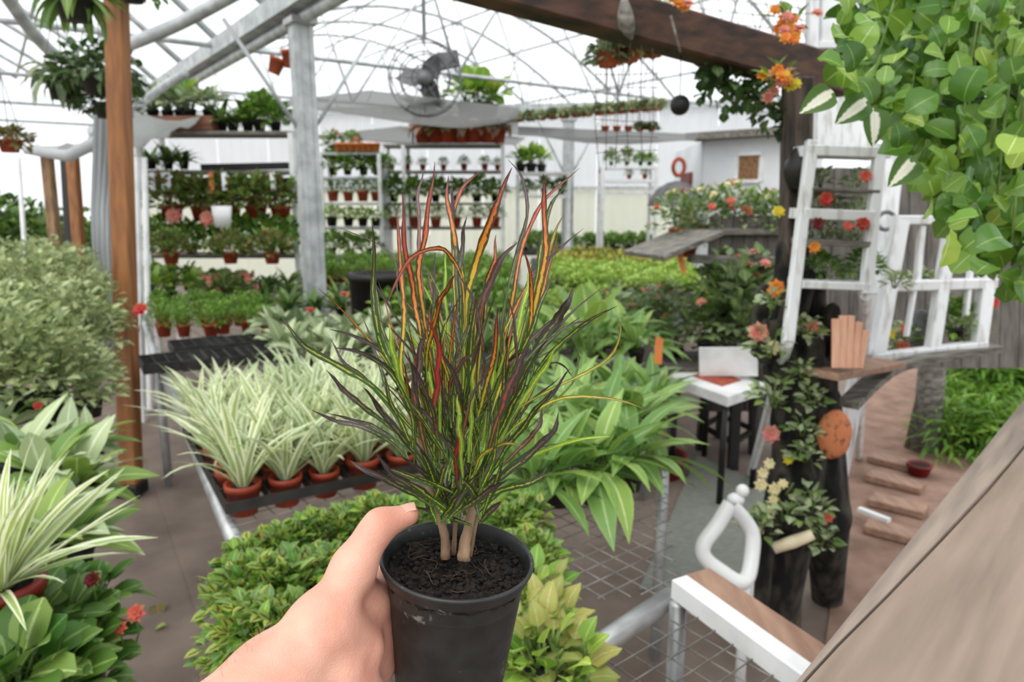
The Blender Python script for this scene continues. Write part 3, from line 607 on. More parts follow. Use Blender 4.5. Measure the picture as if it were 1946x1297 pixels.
# ------------------------------------------------------------------ the croton held up in its pot
def crotonmat(name, blade, stripe, sw=0.3, rough=0.4, transl=0.18):
    m, nt, b, out = newmat(name); N = nt.nodes; L = nt.links
    uv = N.new('ShaderNodeUVMap'); sx = N.new('ShaderNodeSeparateXYZ'); L.new(uv.outputs[0], sx.inputs[0])
    oi = N.new('ShaderNodeObjectInfo'); w_ = N.new('ShaderNodeMath'); w_.operation = 'MULTIPLY'; w_.inputs[1].default_value = 50; L.new(oi.outputs['Random'], w_.inputs[0])
    mp = N.new('ShaderNodeMapping'); mp.inputs['Scale'].default_value = (2.6, 16, 1); L.new(uv.outputs[0], mp.inputs[0])
    nz = N.new('ShaderNodeTexNoise'); nz.noise_dimensions = '4D'; nz.inputs['Scale'].default_value = 1.6; nz.inputs['Detail'].default_value = 5; L.new(mp.outputs[0], nz.inputs['Vector']); L.new(w_.outputs[0], nz.inputs['W'])
    def ramp(cols, src):
        r_ = N.new('ShaderNodeValToRGB'); L.new(src, r_.inputs[0]); e = r_.color_ramp.elements
        e[0].position, e[0].color = cols[0][0], c4(hx(cols[0][1])); e[1].position, e[1].color = cols[-1][0], c4(hx(cols[-1][1]))
        for p, c in cols[1:-1]: q_ = e.new(p); q_.color = c4(hx(c))
        return r_.outputs[0]
    ad = N.new('ShaderNodeMath'); ad.operation = 'MULTIPLY_ADD'; ad.inputs[1].default_value = 0.7; L.new(nz.outputs[0], ad.inputs[0])
    sb_ = N.new('ShaderNodeMath'); sb_.operation = 'SUBTRACT'; sb_.inputs[1].default_value = 0.35; L.new(sx.outputs[1], sb_.inputs[0]); L.new(sb_.outputs[0], ad.inputs[2])
    bc = ramp(blade, ad.outputs[0]); scol = ramp(stripe, ad.outputs[0])
    a1 = N.new('ShaderNodeMath'); a1.operation = 'MULTIPLY_ADD'; a1.inputs[1].default_value = 2; a1.inputs[2].default_value = -1; L.new(sx.outputs[0], a1.inputs[0])
    ab = N.new('ShaderNodeMath'); ab.operation = 'ABSOLUTE'; L.new(a1.outputs[0], ab.inputs[0])
    a2 = N.new('ShaderNodeMath'); a2.operation = 'MULTIPLY_ADD'; a2.inputs[1].default_value = -1.5; L.new(nz.outputs[0], a2.inputs[0]); L.new(ab.outputs[0], a2.inputs[2])
    mr = N.new('ShaderNodeMapRange'); L.new(a2.outputs[0], mr.inputs[0]); mr.inputs[1].default_value = sw - 0.7; mr.inputs[2].default_value = sw - 0.82; mr.inputs[3].default_value = 0; mr.inputs[4].default_value = 1
    mx = N.new('ShaderNodeMixRGB'); L.new(mr.outputs[0], mx.inputs[0]); L.new(bc, mx.inputs[1]); L.new(scol, mx.inputs[2])
    L.new(mx.outputs[0], b.inputs['Base Color']); b.inputs['Roughness'].default_value = rough
    bp = N.new('ShaderNodeBump'); bp.inputs['Strength'].default_value = 0.25; bp.inputs['Distance'].default_value = 0.001; L.new(nz.outputs[0], bp.inputs['Height']); L.new(bp.outputs[0], b.inputs['Normal'])
    tr = N.new('ShaderNodeBsdfTranslucent'); L.new(mx.outputs[0], tr.inputs[0]); ms = N.new('ShaderNodeMixShader'); ms.inputs[0].default_value = transl
    L.new(b.outputs[0], ms.inputs[1]); L.new(tr.outputs[0], ms.inputs[2]); L.new(ms.outputs[0], out.inputs[0]); return m
GB = [(0, '4d6a22'), (0.35, '3c4f20'), (0.7, '433a2c'), (1, '3a2326')]
CM = {
 'o': crotonmat('croton_orange', [(0, '50702a'), (0.4, '54501f'), (0.7, '55331f'), (1, '2a1c22')], [(0, 'a9bd45'), (0.35, 'd9b93a'), (0.6, 'e08a2c'), (0.85, 'b9502e'), (1, '5a2624')], 0.43),
 'r': crotonmat('croton_red', [(0, '44521f'), (0.4, '52321f'), (0.7, '743228'), (1, '36202a')], [(0, 'c2a83c'), (0.4, 'e08a34'), (0.7, 'c25a42'), (1, '7a3a34')], 0.42),
 'd': crotonmat('croton_dark', [(0, '46602a'), (0.35, '38402a'), (0.65, '443a38'), (1, '2c2226')], [(0, '8aa040'), (0.4, '8f8a3a'), (0.7, '6a5650'), (1, '5a3a3c')], 0.12),
 'g': crotonmat('croton_green', [(0, '47691f'), (0.5, '37501f'), (0.85, '353c22'), (1, '2e2a26')], [(0, 'b4cc4c'), (0.5, 'b5b044'), (0.9, '8f8a3c'), (1, '5a5030')], 0.16),
 'l': crotonmat('croton_lime', [(0, '8ab03c'), (0.6, '7fa838'), (1, '94b84a')], [(0, 'b9d45c'), (1, 'd0d850')], 0.3, transl=0.35),
 'p': crotonmat('croton_purple', [(0, '5a5030'), (0.3, '5a4a44'), (0.7, '5c4a4c'), (1, '4a3c40')], [(0, 'c08040'), (0.35, 'c06038'), (0.6, '8a6a60'), (1, '6a5458')], 0.25),
 'y': crotonmat('croton_yellow', [(0, '6a8a2a'), (0.6, '6f7a2a'), (1, '4a4a26')], [(0, 'c9c84a'), (0.6, 'd9b440'), (1, 'a07a3a')], 0.34),
 'k': crotonmat('croton_scarlet', [(0, '5a4a26'), (0.3, '7a2a24'), (0.8, '8e2428'), (1, '7a2a2a')], [(0, '8a6a30'), (0.5, 'a83030'), (1, 'b04038')], 0.4),
}
PD = 0.53
PU = Vector((math.sin(R(4.5)), -math.sin(R(2)), 1)).normalized()
rim_c = D(869, 1060, PD)
pot_x = (Vector((1, 0, 0)) - PU * PU.x).normalized(); pot_y = PU.cross(pot_x)
POTM = Matrix((pot_x, pot_y, PU)).transposed().to_4x4(); POTM.translation = rim_c
PR, PH = 0.0572, 0.108
crot = bpy.data.objects.new('potted_croton', None); COL.objects.link(crot)
crot.matrix_world = POTM @ Matrix.Translation((0, 0, -PH)); tag(crot, 'narrow leaved croton in a black nursery pot held in the hand', 'potted plant')
INV = crot.matrix_world.inverted()
m = MB()
m.lathe([(0.001, 0), (0.040, 0), (0.0415, 0.002), (0.0475, 0.06), (0.0512, PH - 0.012), (0.0535, PH - 0.0105), (0.0548, PH - 0.008), (0.0562, PH - 0.0035), (0.0572, PH - 0.002), (0.0575, PH - 0.0005), (0.0568, PH + 0.001), (0.0553, PH + 0.001), (0.0542, PH - 0.001), (0.0528, PH - 0.006), (0.0515, PH - 0.012), (0.050, PH - 0.025)], 72)
mp_ = pm('nursery_pot_plastic', hx('2b2c2b'), hx('1d1e1e'), 0.42, 60, bump=0.06)
nt = mp_.node_tree; tc = nt.nodes.new('ShaderNodeTexCoord'); vo = nt.nodes.new('ShaderNodeTexNoise'); vo.inputs['Scale'].default_value = 160; vo.inputs['Detail'].default_value = 6
vl = nt.nodes.new('ShaderNodeTexNoise'); vl.inputs['Scale'].default_value = 22; ml_ = nt.nodes.new('ShaderNodeMath'); ml_.operation = 'MULTIPLY'
nt.links.new(tc.outputs['Object'], vo.inputs[0]); nt.links.new(tc.outputs['Object'], vl.inputs[0]); nt.links.new(vo.outputs[0], ml_.inputs[0]); nt.links.new(vl.outputs[0], ml_.inputs[1])
rr = nt.nodes.new('ShaderNodeValToRGB'); rr.color_ramp.elements[0].position = 0.36; rr.color_ramp.elements[1].position = 0.44; nt.links.new(ml_.outputs[0], rr.inputs[0])
mx = nt.nodes.new('ShaderNodeMixRGB'); bs = nt.nodes['Principled BSDF']; src = bs.inputs['Base Color'].links[0].from_socket
nt.links.new(rr.outputs[0], mx.inputs[0]); nt.links.new(src, mx.inputs[1]); mx.inputs[2].default_value = c4(hx('6f706d')); nt.links.new(mx.outputs[0], bs.inputs['Base Color'])
potob = m.build('pot', mp_, crot)
# soil: a lumpy disc with crumbs
M['rootlet'] = pm('dull_rootlet', hx('5f4a38'), hx('3a2c20'), 0.9, 40)
rg = random.Random(3); m = MB(); nr, na = 26, 72; vs = [(0, 0, PH - 0.011)]; fs = []
for i in range(1, nr + 1):
    r = 0.0525 * i / nr
    for j in range(na):
        a = 2 * math.pi * j / na; x, y = r * math.cos(a), r * math.sin(a)
        z = PH - 0.0125 + 0.0035 * mnoise.fractal(Vector((x * 120, y * 120, 0)), 0.8, 2, 5) + 0.004 * mnoise.noise(Vector((x * 45, y * 45, 3))) + 0.0022 * rg.uniform(-1, 1)
        vs.append((x, y, z))
fs += [(0, 1 + j, 1 + (j + 1) % na) for j in range(na)]
fs += [(1 + (i - 1) * na + j, 1 + i * na + j, 1 + i * na + (j + 1) % na, 1 + (i - 1) * na + (j + 1) % na) for i in range(1, nr) for j in range(na)]
m.add(vs, fs)
so = m.build('soil', M['soil'], crot)
m = MB()
for i in range(700):
    a = rg.uniform(0, 6.283); r = 0.0515 * math.sqrt(rg.random()); s = rg.uniform(0.0006, 0.0028)
    m.ball((r * math.cos(a), r * math.sin(a), PH - 0.011 + rg.uniform(-0.002, 0.003)), s, s * rg.uniform(0.5, 1.3), s * rg.uniform(0.5, 1), 5, 3, 0.3, rg)
m.build('soil_crumb', M['soil'], so)['kind'] = 'stuff'
m = MB()
for i in range(26):
    a = rg.uniform(0, 6.283); r = 0.045 * math.sqrt(rg.random()); p = Vector((r * math.cos(a), r * math.sin(a), PH - 0.0095 + rg.uniform(0, 0.002))); pts = [p]; d = Vector((rg.uniform(-1, 1), rg.uniform(-1, 1), 0.1))
    for k in range(4): d = (d + Vector((rg.uniform(-0.7, 0.7), rg.uniform(-0.7, 0.7), rg.uniform(-0.3, 0.3)))).normalized(); pts.append(pts[-1] + d * 0.0035)
    m.tube(pts, rg.uniform(0.00015, 0.0004), 4)
m.build('rootlet', M['rootlet'], so)['kind'] = 'stuff'
# woody stems
def cl(p): return INV @ p
for pts, rr_ in (([(846, 1062, .53), (846, 1025, .53), (836, 985, .53), (822, 940, .53), (805, 870, .527)], (10, 9, 8, 6, 4)),
                 ([(880, 1066, .528), (884, 1030, .53), (893, 990, .532), (905, 930, .535), (930, 850, .54)], (13, 11, 9, 7, 5)),
                 ([(862, 1055, .54), (864, 1020, .54), (866, 960, .54), (868, 860, .54), (868, 740, .54)], (5, 5, 5, 4.5, 3)),
                 ([(893, 1058, .545), (903, 1000, .55), (915, 950, .555), (945, 870, .56), (975, 800, .565)], (5, 4.5, 4.5, 4, 3)),
                 ([(852, 1058, .545), (842, 990, .55), (830, 930, .553), (800, 850, .56), (775, 790, .565)], (5, 4.5, 4.5, 4, 3))):
    m = MB(); P = spline([cl(D(*p)) for p in pts], 14); n_ = len(P); rs = [(rr_[0] + (rr_[-1] - rr_[0]) * i / (n_ - 1)) * 0.53 / 1350 for i in range(n_)]
    m.tube(P, rs, 9, jit=0.13, rng=rg); m.build('stem', M['stem_brown'], crot)
def ribbon(pts, wpx, mat, roll, seg=16, taper=1.0, fold=0.28):
    """one narrow leaf through points (px, py, depth) from base to tip"""
    P = spline([cl(D(*p)) for p in pts], seg + 1); wm = wpx * 0.8 * PD / 1350; ph = rg.uniform(0, 6.28); P = [p + Vector((math.sin(ph + i * 1.1), math.sin(ph * 2 + i * 0.9), 0)) * (0.0006 * min(1, i / 4)) for i, p in enumerate(P)]; vs = []; uv = []; camL = cl(CAM)
    for i, p in enumerate(P):
        t = i / seg; T = (P[min(i + 1, seg)] - P[max(i - 1, 0)]).normalized(); vw = (camL - p).normalized()
        side = T.cross(vw); side = side.normalized() if side.length > 1e-3 else Vector((1, 0, 0)); nr = side.cross(T)
        a = roll * (0.6 + 0.8 * t); s2 = side * math.cos(a) + nr * math.sin(a); n2 = nr * math.cos(a) - side * math.sin(a)
        pr = min(1, 0.45 + 1.6 * t) * (1 - max(0, (t - 0.55) / 0.45) ** 2.2 * 0.93) ** taper; hw = wm / 2 * pr * (1 + 0.16 * math.sin(ph * 3 + i * 2.1))
        for k, u in ((-1, 0), (-0.5, 0.25), (0, 0.5), (0.5, 0.75), (1, 1)):
            vs.append(p + s2 * (hw * k) + n2 * (hw * fold * (abs(k) ** 1.3))); uv.append((u, t))
    fs = [(i * 5 + k, i * 5 + k + 1, i * 5 + k + 6, i * 5 + k + 5) for i in range(seg) for k in range(4)]
    mb = MB(); mb.add(vs, fs, uv, True); return mb.build('leaf', CM[mat], crot)
# (points tip -> base in the plant's own spread, width, colour, tip depth offset)
TR = [
 ([(533, 600), (565, 645), (600, 672), (660, 705), (716, 742), (800, 835)], 15, 'g', -.03), ([(622, 704), (654, 742), (700, 780), (770, 835)], 13, 'd', -.02),
 ([(629, 644), (654, 689), (708, 733), (790, 850)], 10, 'd', .03), ([(708, 421), (710, 511), (711, 590), (723, 650), (747, 704), (800, 820)], 15, 'g', -.02),
 ([(764, 365), (770, 465), (785, 550), (800, 635), (830, 780)], 15, 'r', -.03), ([(754, 396), (758, 465), (766, 550), (767, 630), (764, 720), (800, 830)], 13, 'o', .01),
 ([(806, 322), (795, 365), (796, 420), (800, 520), (815, 680)], 10, 'p', .05), ([(826, 307), (818, 376), (808, 446), (797, 511), (805, 600), (830, 740)], 15, 'r', -.01),
 ([(851, 334), (851, 380), (861, 442), (874, 500), (880, 560), (878, 700)], 15, 'o', .02), ([(861, 347), (860, 407), (866, 480), (872, 600)], 12, 'd', .04),
 ([(912, 324), (880, 357), (864, 395), (860, 470), (866, 600)], 11, 'r', .06), ([(964, 303), (993, 338), (1001, 380), (997, 434), (978, 496), (962, 560), (940, 720)], 9, 'd', .03),
 ([(974, 319), (943, 388), (924, 446), (901, 507), (885, 600), (880, 740)], 19, 'o', -.03), ([(1032, 330), (1034, 376), (1037, 453), (1032, 511), (1016, 590), (985, 680), (950, 800)], 16, 'o', -.02),
 ([(1101, 319), (1040, 376), (1005, 434), (985, 510), (960, 640), (930, 780)], 12, 'r', .04), ([(1074, 353), (1043, 400), (1030, 470), (1010, 570), (970, 720)], 12, 'g', .02),
 ([(1109, 434), (1059, 477), (1013, 520), (980, 600), (950, 740)], 9, 'p', .07), ([(1070, 407), (1051, 453), (1020, 540), (985, 640), (950, 770)], 10, 'y', .05),
 ([(1088, 546), (1078, 580), (1060, 604), (1036, 640), (1000, 700), (950, 810)], 21, 'd', -.04), ([(1128, 615), (1097, 613), (1059, 635), (1015, 680), (960, 780)], 7, 'd', .02),
 ([(1174, 604), (1180, 635), (1163, 673), (1117, 708), (1040, 744), (982, 780), (930, 850)], 8, 'y', -.01), ([(1222, 778), (1174, 760), (1097, 754), (1040, 768), (980, 810), (930, 870)], 8, 'y', -.03),
 ([(735, 584), (750, 538), (785, 488), (831, 471), (858, 488), (878, 535), (884, 640)], 10, 'r', -.06), ([(982, 461), (951, 496), (926, 550), (913, 607), (907, 660), (900, 780)], 17, 'p', -.07),
 ([(943, 446), (939, 496), (925, 545), (915, 640), (905, 760)], 12, 'o', .0), ([(1005, 654), (982, 704), (957, 762), (930, 850)], 19, 'p', -.08),
 ([(820, 608), (834, 665), (833, 723), (826, 777), (835, 870)], 14, 'k', -.07), ([(808, 627), (797, 685), (790, 762), (810, 860)], 17, 'p', -.06),
 ([(914, 665), (882, 685), (857, 727), (850, 800)], 10, 'p', -.08), ([(593, 780), (639, 801), (690, 813), (736, 836), (780, 880)], 12, 'd', -.01),
 ([(622, 786), (681, 801), (719, 815), (785, 862)], 9, 'd', .02), ([(664, 877), (711, 902), (774, 933), (822, 963)], 13, 'd', -.03),
 ([(715, 862), (745, 902), (787, 929), (830, 960)], 13, 'd', -.04), ([(1063, 784), (1048, 826), (1006, 864), (957, 906), (910, 950)], 17, 'd', -.03),
 ([(1048, 898), (1006, 919), (957, 931), (905, 960)], 16, 'g', -.04), ([(1033, 773), (1023, 813), (998, 843), (950, 890)], 13, 'p', .0),
 ([(993, 849), (960, 843), (924, 860), (903, 888), (900, 930)], 9, 'y', -.07), ([(875, 769), (872, 826), (866, 881), (870, 930)], 12, 'k', -.07),
 ([(708, 500), (722, 600), (750, 690), (800, 800)], 11, 'g', .05), ([(640, 430), (740, 480), (757, 560), (790, 700)], 5, 'd', .1),
 ([(1060, 440), (1035, 540), (1000, 630), (950, 760)], 11, 'o', .06), ([(886, 412), (878, 470), (874, 560), (880, 680)], 12, 'd', -.01),
 ([(1050, 520), (1020, 600), (985, 690), (945, 800)], 12, 'g', -.01), ([(947, 620), (940, 680), (930, 760), (915, 850)], 13, 'l', -.05),
 ([(740, 615), (745, 660), (760, 720), (800, 830)], 13, 'l', -.05), ([(902, 690), (898, 740), (895, 800), (890, 880)], 11, 'l', -.07),
 ([(870, 750), (872, 800), (876, 850), (880, 920)], 10, 'l', -.08), ([(1060, 655), (1035, 700), (1000, 750), (940, 850)], 12, 'l', -.04),
 ([(1010, 500), (1000, 560), (980, 640), (950, 750)], 13, 'l', .02), ([(848, 476), (845, 540), (850, 620), (860, 730)], 9, 'l', .02),
 ([(1092, 720), (1075, 700), (1050, 690), (1010, 730), (950, 830)], 5, 'd', .0), ([(1085, 640), (1100, 680), (1085, 730), (1030, 790), (960, 850)], 5, 'g', .02),
 ([(866, 522), (842, 560), (826, 600), (830, 700)], 12, 'o', -.06), ([(730, 705), (742, 760), (775, 830), (815, 900)], 12, 'g', -.05),
 ([(690, 735), (730, 790), (780, 850), (825, 915)], 15, 'd', -.04), ([(1010, 690), (985, 750), (950, 820), (915, 900)], 14, 'g', -.06),
 ([(1050, 740), (1010, 790), (965, 850), (920, 920)], 13, 'g', -.06), ([(1085, 700), (1040, 760), (985, 820), (930, 900)], 11, 'd', .0)]
for i, (pts, wd, cm, dz) in enumerate(TR):
    pts = pts[::-1]; n_ = len(pts); b0 = PD + dz * 0.25 + rg.uniform(-0.015, 0.015)
    ribbon([(x, y, b0 + (dz + rg.uniform(-0.01, 0.01)) * (k / (n_ - 1))) for k, (x, y) in enumerate(pts)], wd, cm, rg.uniform(-0.55, 0.55))
# the inner leaves, growing in whorls up the stems
kinds = 'gggydddoooyrpplggd'
for i in range(190):
    q = rg.random(); bx = rg.gauss(872, 26 + 34 * q); by = 945 - 230 * q; bd = PD + rg.uniform(-0.035, 0.045)
    ang = (bx - 872) / 95 * 0.55 + rg.gauss(0, 0.3 if q > 0.3 else 0.5); ln = rg.uniform(130, 260) * (0.8 + 0.35 * q)
    td = bd + rg.uniform(-0.08, 0.08); cv = rg.gauss(0, 0.25) + ang * 0.15; pts = []; x, y, a = bx, by, ang * 0.6
    for k in range(6):
        pts.append((x, y, bd + (td - bd) * k / 5)); x += math.sin(a) * ln / 5; y -= math.cos(a) * ln / 5; a += cv / 2.5
    ribbon(pts, rg.uniform(6, 13), rg.choice(kinds if q > 0.35 else 'ggggddggdl'), rg.uniform(-0.9, 0.9), seg=10)
for i in range(46):                                         # short dense leaves round the crown
    bx = rg.gauss(868, 24); by = rg.uniform(925, 1000); bd = PD + rg.uniform(-0.03, 0.03); ang = rg.uniform(-1.25, 1.25); ln = rg.uniform(60, 130); td = bd + rg.uniform(-0.05, 0.05)
    pts = [(bx + math.sin(ang) * ln * k / 3, by - math.cos(ang) * ln * k / 3 + 8 * (k / 3) ** 2, bd + (td - bd) * k / 3) for k in range(4)]
    ribbon(pts, rg.uniform(11, 17), rg.choice('ggdgd'), rg.uniform(-0.8, 0.8), seg=8)

# ------------------------------------------------------------------ the hand: one continuous surface from a smooth union of tapered capsules
def sdf_mesh(caps, h, k, pad=0.02):
    P = np.array([[*a, *b] for a, b, _, _ in caps]); lo = np.minimum(P[:, :3], P[:, 3:]).min(0) - 0.05 - pad; hi = np.maximum(P[:, :3], P[:, 3:]).max(0) + 0.05 + pad
    ax = [np.arange(lo[i], hi[i], h, dtype=np.float32) for i in range(3)]
    X, Y, Zz = np.meshgrid(*ax, indexing='ij'); F = None
    for a, b, ra, rb in caps:
        a = np.array(a, dtype=np.float32); b = np.array(b, dtype=np.float32); ba = b - a; L2 = max(float(ba @ ba), 1e-9)
        t = np.clip(((X - a[0]) * ba[0] + (Y - a[1]) * ba[1] + (Zz - a[2]) * ba[2]) / L2, 0, 1)
        d = np.sqrt((X - a[0] - t * ba[0]) ** 2 + (Y - a[1] - t * ba[1]) ** 2 + (Zz - a[2] - t * ba[2]) ** 2) - (ra + (rb - ra) * t)
        if F is None: F = d
        else:
            hh = np.clip(0.5 + 0.5 * (d - F) / k, 0, 1); F = d * (1 - hh) + F * hh - k * hh * (1 - hh) * 1.0
    S = F < 0; n = np.array(F.shape) - 1
    cor = [(i, j, l) for i in (0, 1) for j in (0, 1) for l in (0, 1)]
    sl = lambda A, c: A[c[0]:c[0] + n[0], c[1]:c[1] + n[1], c[2]:c[2] + n[2]]
    cnt = sum(sl(S, c).astype(np.int8) for c in cor); act = (cnt > 0) & (cnt < 8)
    idx = -np.ones(act.shape, dtype=np.int64); ii = np.argwhere(act); idx[act] = np.arange(len(ii))
    acc = np.zeros((len(ii), 3)); num = np.zeros(len(ii))
    for c0 in cor:
        for axis in range(3):
            if c0[axis]: continue
            c1 = list(c0); c1[axis] = 1
            f0 = F[ii[:, 0] + c0[0], ii[:, 1] + c0[1], ii[:, 2] + c0[2]]; f1 = F[ii[:, 0] + c1[0], ii[:, 1] + c1[1], ii[:, 2] + c1[2]]
            cr = (f0 < 0) != (f1 < 0); t = np.where(cr, f0 / np.where(cr, f0 - f1, 1), 0)
            p = np.tile(np.array(c0, float), (len(ii), 1)); p[:, axis] += t; acc += p * cr[:, None]; num += cr
    V = (ii + acc / num[:, None]) * h + lo; faces = []
    for axis in range(3):
        o1, o2 = (axis + 1) % 3, (axis + 2) % 3; s0 = [slice(None)] * 3; s1 = [slice(None)] * 3; s0[axis] = slice(0, -1); s1[axis] = slice(1, None)
        cr = S[tuple(s0)] != S[tuple(s1)]; e = np.argwhere(cr); e = e[(e[:, o1] > 0) & (e[:, o2] > 0) & (e[:, o1] < n[o1]) & (e[:, o2] < n[o2])]
        ins = S[e[:, 0], e[:, 1], e[:, 2]]; q = []
        for d1, d2 in ((-1, -1), (0, -1), (0, 0), (-1, 0)):
            g = e.copy(); g[:, o1] += d1; g[:, o2] += d2; q.append(idx[g[:, 0], g[:, 1], g[:, 2]])
        Q = np.stack(q, 1); Q[~ins] = Q[~ins][:, ::-1]; faces.append(Q)
    FQ = np.concatenate(faces); FQ = FQ[(FQ >= 0).all(1)]
    for _ in range(3):                                      # light smoothing
        nb = np.zeros_like(V); ct = np.zeros(len(V))
        for a_, b_ in ((0, 1), (1, 2), (2, 3), (3, 0)):
            np.add.at(nb, FQ[:, a_], V[FQ[:, b_]]); np.add.at(nb, FQ[:, b_], V[FQ[:, a_]]); np.add.at(ct, FQ[:, a_], 1); np.add.at(ct, FQ[:, b_], 1)
        V = V * 0.5 + 0.5 * nb / ct[:, None]
    mb = MB(); mb.v = [tuple(v) for v in V]; mb.uv = [(0.5, 0.5)] * len(V); mb.f = [tuple(int(x) for x in f) for f in FQ]; mb.sm = [True] * len(FQ); return mb
def PT(theta, z, out):                                      # a point round the pot wall, angle from +x, height below the rim
    r = PR - 0.006 + z * 0.12 + out; a = R(theta); return POTM @ Vector((r * math.cos(a), r * math.sin(a), z))
hp = {}
hp['tip'] = D(776, 979, .520); hp['ip'] = D(722, 998, .513); hp['mcp'] = D(672, 1078, .500); hp['cmc'] = D(612, 1195, .480)
hp['wr'] = D(515, 1296, .452); hp['fa'] = D(360, 1452, .405); hp['el'] = D(120, 1690, .35)
caps = [(hp['tip'], hp['ip'], 0.0082, 0.0098), (hp['ip'], D(700, 1030, .507), 0.0098, 0.0096), (D(700, 1030, .507), hp['mcp'], 0.0098, 0.0132), (hp['mcp'], hp['cmc'], 0.0136, 0.0195), (hp['cmc'], hp['wr'], 0.0205, 0.0262),
        (hp['wr'], hp['fa'], 0.0272, 0.033), (hp['fa'], hp['el'], 0.034, 0.042),
        (hp['wr'] + Vector((0.012, 0.0, -0.02)), hp['fa'] + Vector((0.012, 0, -0.022)), 0.024, 0.03)]
mc = {}
for f_, zz in (('i', -0.034), ('m', -0.054), ('r', -0.072), ('p', -0.089)):
    mcp = PT(192, zz, 0.015); pip = PT(140, zz + 0.004, 0.0105); dip = PT(110, zz + 0.004, 0.0095); tp = PT(86, zz + 0.004, 0.0086); rr_ = {'i': .0098, 'm': .0102, 'r': .0096, 'p': .0083}[f_]
    a1 = PT(166, zz + 0.002, 0.0125)
    caps += [(mcp, a1, rr_ * 1.15, rr_ * 1.05), (a1, pip, rr_ * 1.05, rr_), (pip, dip, rr_, rr_ * 0.92), (dip, tp, rr_ * 0.92, rr_ * 0.8)]; mc[f_] = mcp
wrc = hp['wr'] + Vector((0.006, 0.004, -0.012))
for f_, ra in (('i', 0.0125), ('m', 0.013), ('r', 0.013), ('p', 0.0125)):
    caps.append((mc[f_], wrc + (mc[f_] - mc['m']) * 0.45, ra, 0.02))
caps += [(hp['mcp'], mc['i'], 0.009, 0.0105), (hp['cmc'], mc['m'] + Vector((-0.01, 0, 0)), 0.018, 0.012), (hp['cmc'], D(690, 1235, .498), 0.021, 0.015), (D(640, 1290, .478), D(705, 1330, .50), 0.02, 0.014)]
hand_mb = sdf_mesh(caps, 0.002, 0.0115)
def skinmat():
    m, nt, b, out = newmat('skin'); N = nt.nodes; L = nt.links; tc = N.new('ShaderNodeTexCoord')
    n1 = N.new('ShaderNodeTexNoise'); n1.inputs['Scale'].default_value = 28; n1.inputs['Detail'].default_value = 6; L.new(tc.outputs['Object'], n1.inputs[0])
    n2 = N.new('ShaderNodeTexVoronoi'); n2.inputs['Scale'].default_value = 900; L.new(tc.outputs['Object'], n2.inputs[0])
    n3 = N.new('ShaderNodeTexNoise'); n3.inputs['Scale'].default_value = 120; n3.inputs['Detail'].default_value = 6; L.new(tc.outputs['Object'], n3.inputs[0])
    rp = N.new('ShaderNodeValToRGB'); rp.color_ramp.elements[0].position = 0.3; rp.color_ramp.elements[1].position = 0.7; rp.color_ramp.elements[0].color = c4(hx('d4927c')); rp.color_ramp.elements[1].color = c4(hx('e8b29c')); L.new(n1.outputs[0], rp.inputs[0])
    L.new(rp.outputs[0], b.inputs['Base Color']); b.inputs['Roughness'].default_value = 0.48; b.inputs['Subsurface Weight'].default_value = 0.15; b.inputs['Subsurface Radius'].default_value = (0.012, 0.004, 0.002); b.inputs['Subsurface Scale'].default_value = 0.4
    ad = N.new('ShaderNodeMath'); ad.operation = 'MULTIPLY_ADD'; ad.inputs[1].default_value = 0.4; L.new(n2.outputs[0], ad.inputs[0]); L.new(n3.outputs[0], ad.inputs[2])
    bp = N.new('ShaderNodeBump'); bp.inputs['Strength'].default_value = 0.35; bp.inputs['Distance'].default_value = 0.0016; L.new(ad.outputs[0], bp.inputs['Height']); L.new(bp.outputs[0], b.inputs['Normal']); return m
M['skin'] = skinmat()
person = hand_mb.build('person', M['skin']); tag(person, 'bare left hand and forearm gripping the black pot, thumb over its rim', 'hand')
# thumb nail
td_ = (hp['tip'] - hp['ip']).normalized(); toc = (CAM - hp['tip']).normalized(); nu = (Vector((0, 0, 1)) - td_ * td_.z).normalized(); nu = (nu * 0.95 - toc * 0.12).normalized(); nsd = td_.cross(nu).normalized()
m = MB(); vs = []; nx_, ny_ = 8, 6
for i in range(nx_ + 1):
    t = i / nx_
    for j in range(ny_ + 1):
        a = (j / ny_ - 0.5) * 1.9; lr = 0.0086 + 0.0002
        w_ = 1 - 0.25 * max(0, (0.25 - t) / 0.25) ** 2; a *= w_
        vs.append(hp['tip'] + td_ * (-0.004 + 0.0105 * t - 0.0012 * abs(a)) + nu * (math.cos(a) * lr - 0.0003 - 0.0018 * max(0, t - 0.5)) + nsd * math.sin(a) * lr * 0.92)
m.add(vs, [(i * (ny_ + 1) + j, i * (ny_ + 1) + j + 1, (i + 1) * (ny_ + 1) + j + 1, (i + 1) * (ny_ + 1) + j) for i in range(nx_) for j in range(ny_)], None, True)
M['nail'] = pm('fingernail', hx('eab9a6'), hx('e0a693'), 0.25, 60)
m.build('thumb_nail', M['nail'], person)
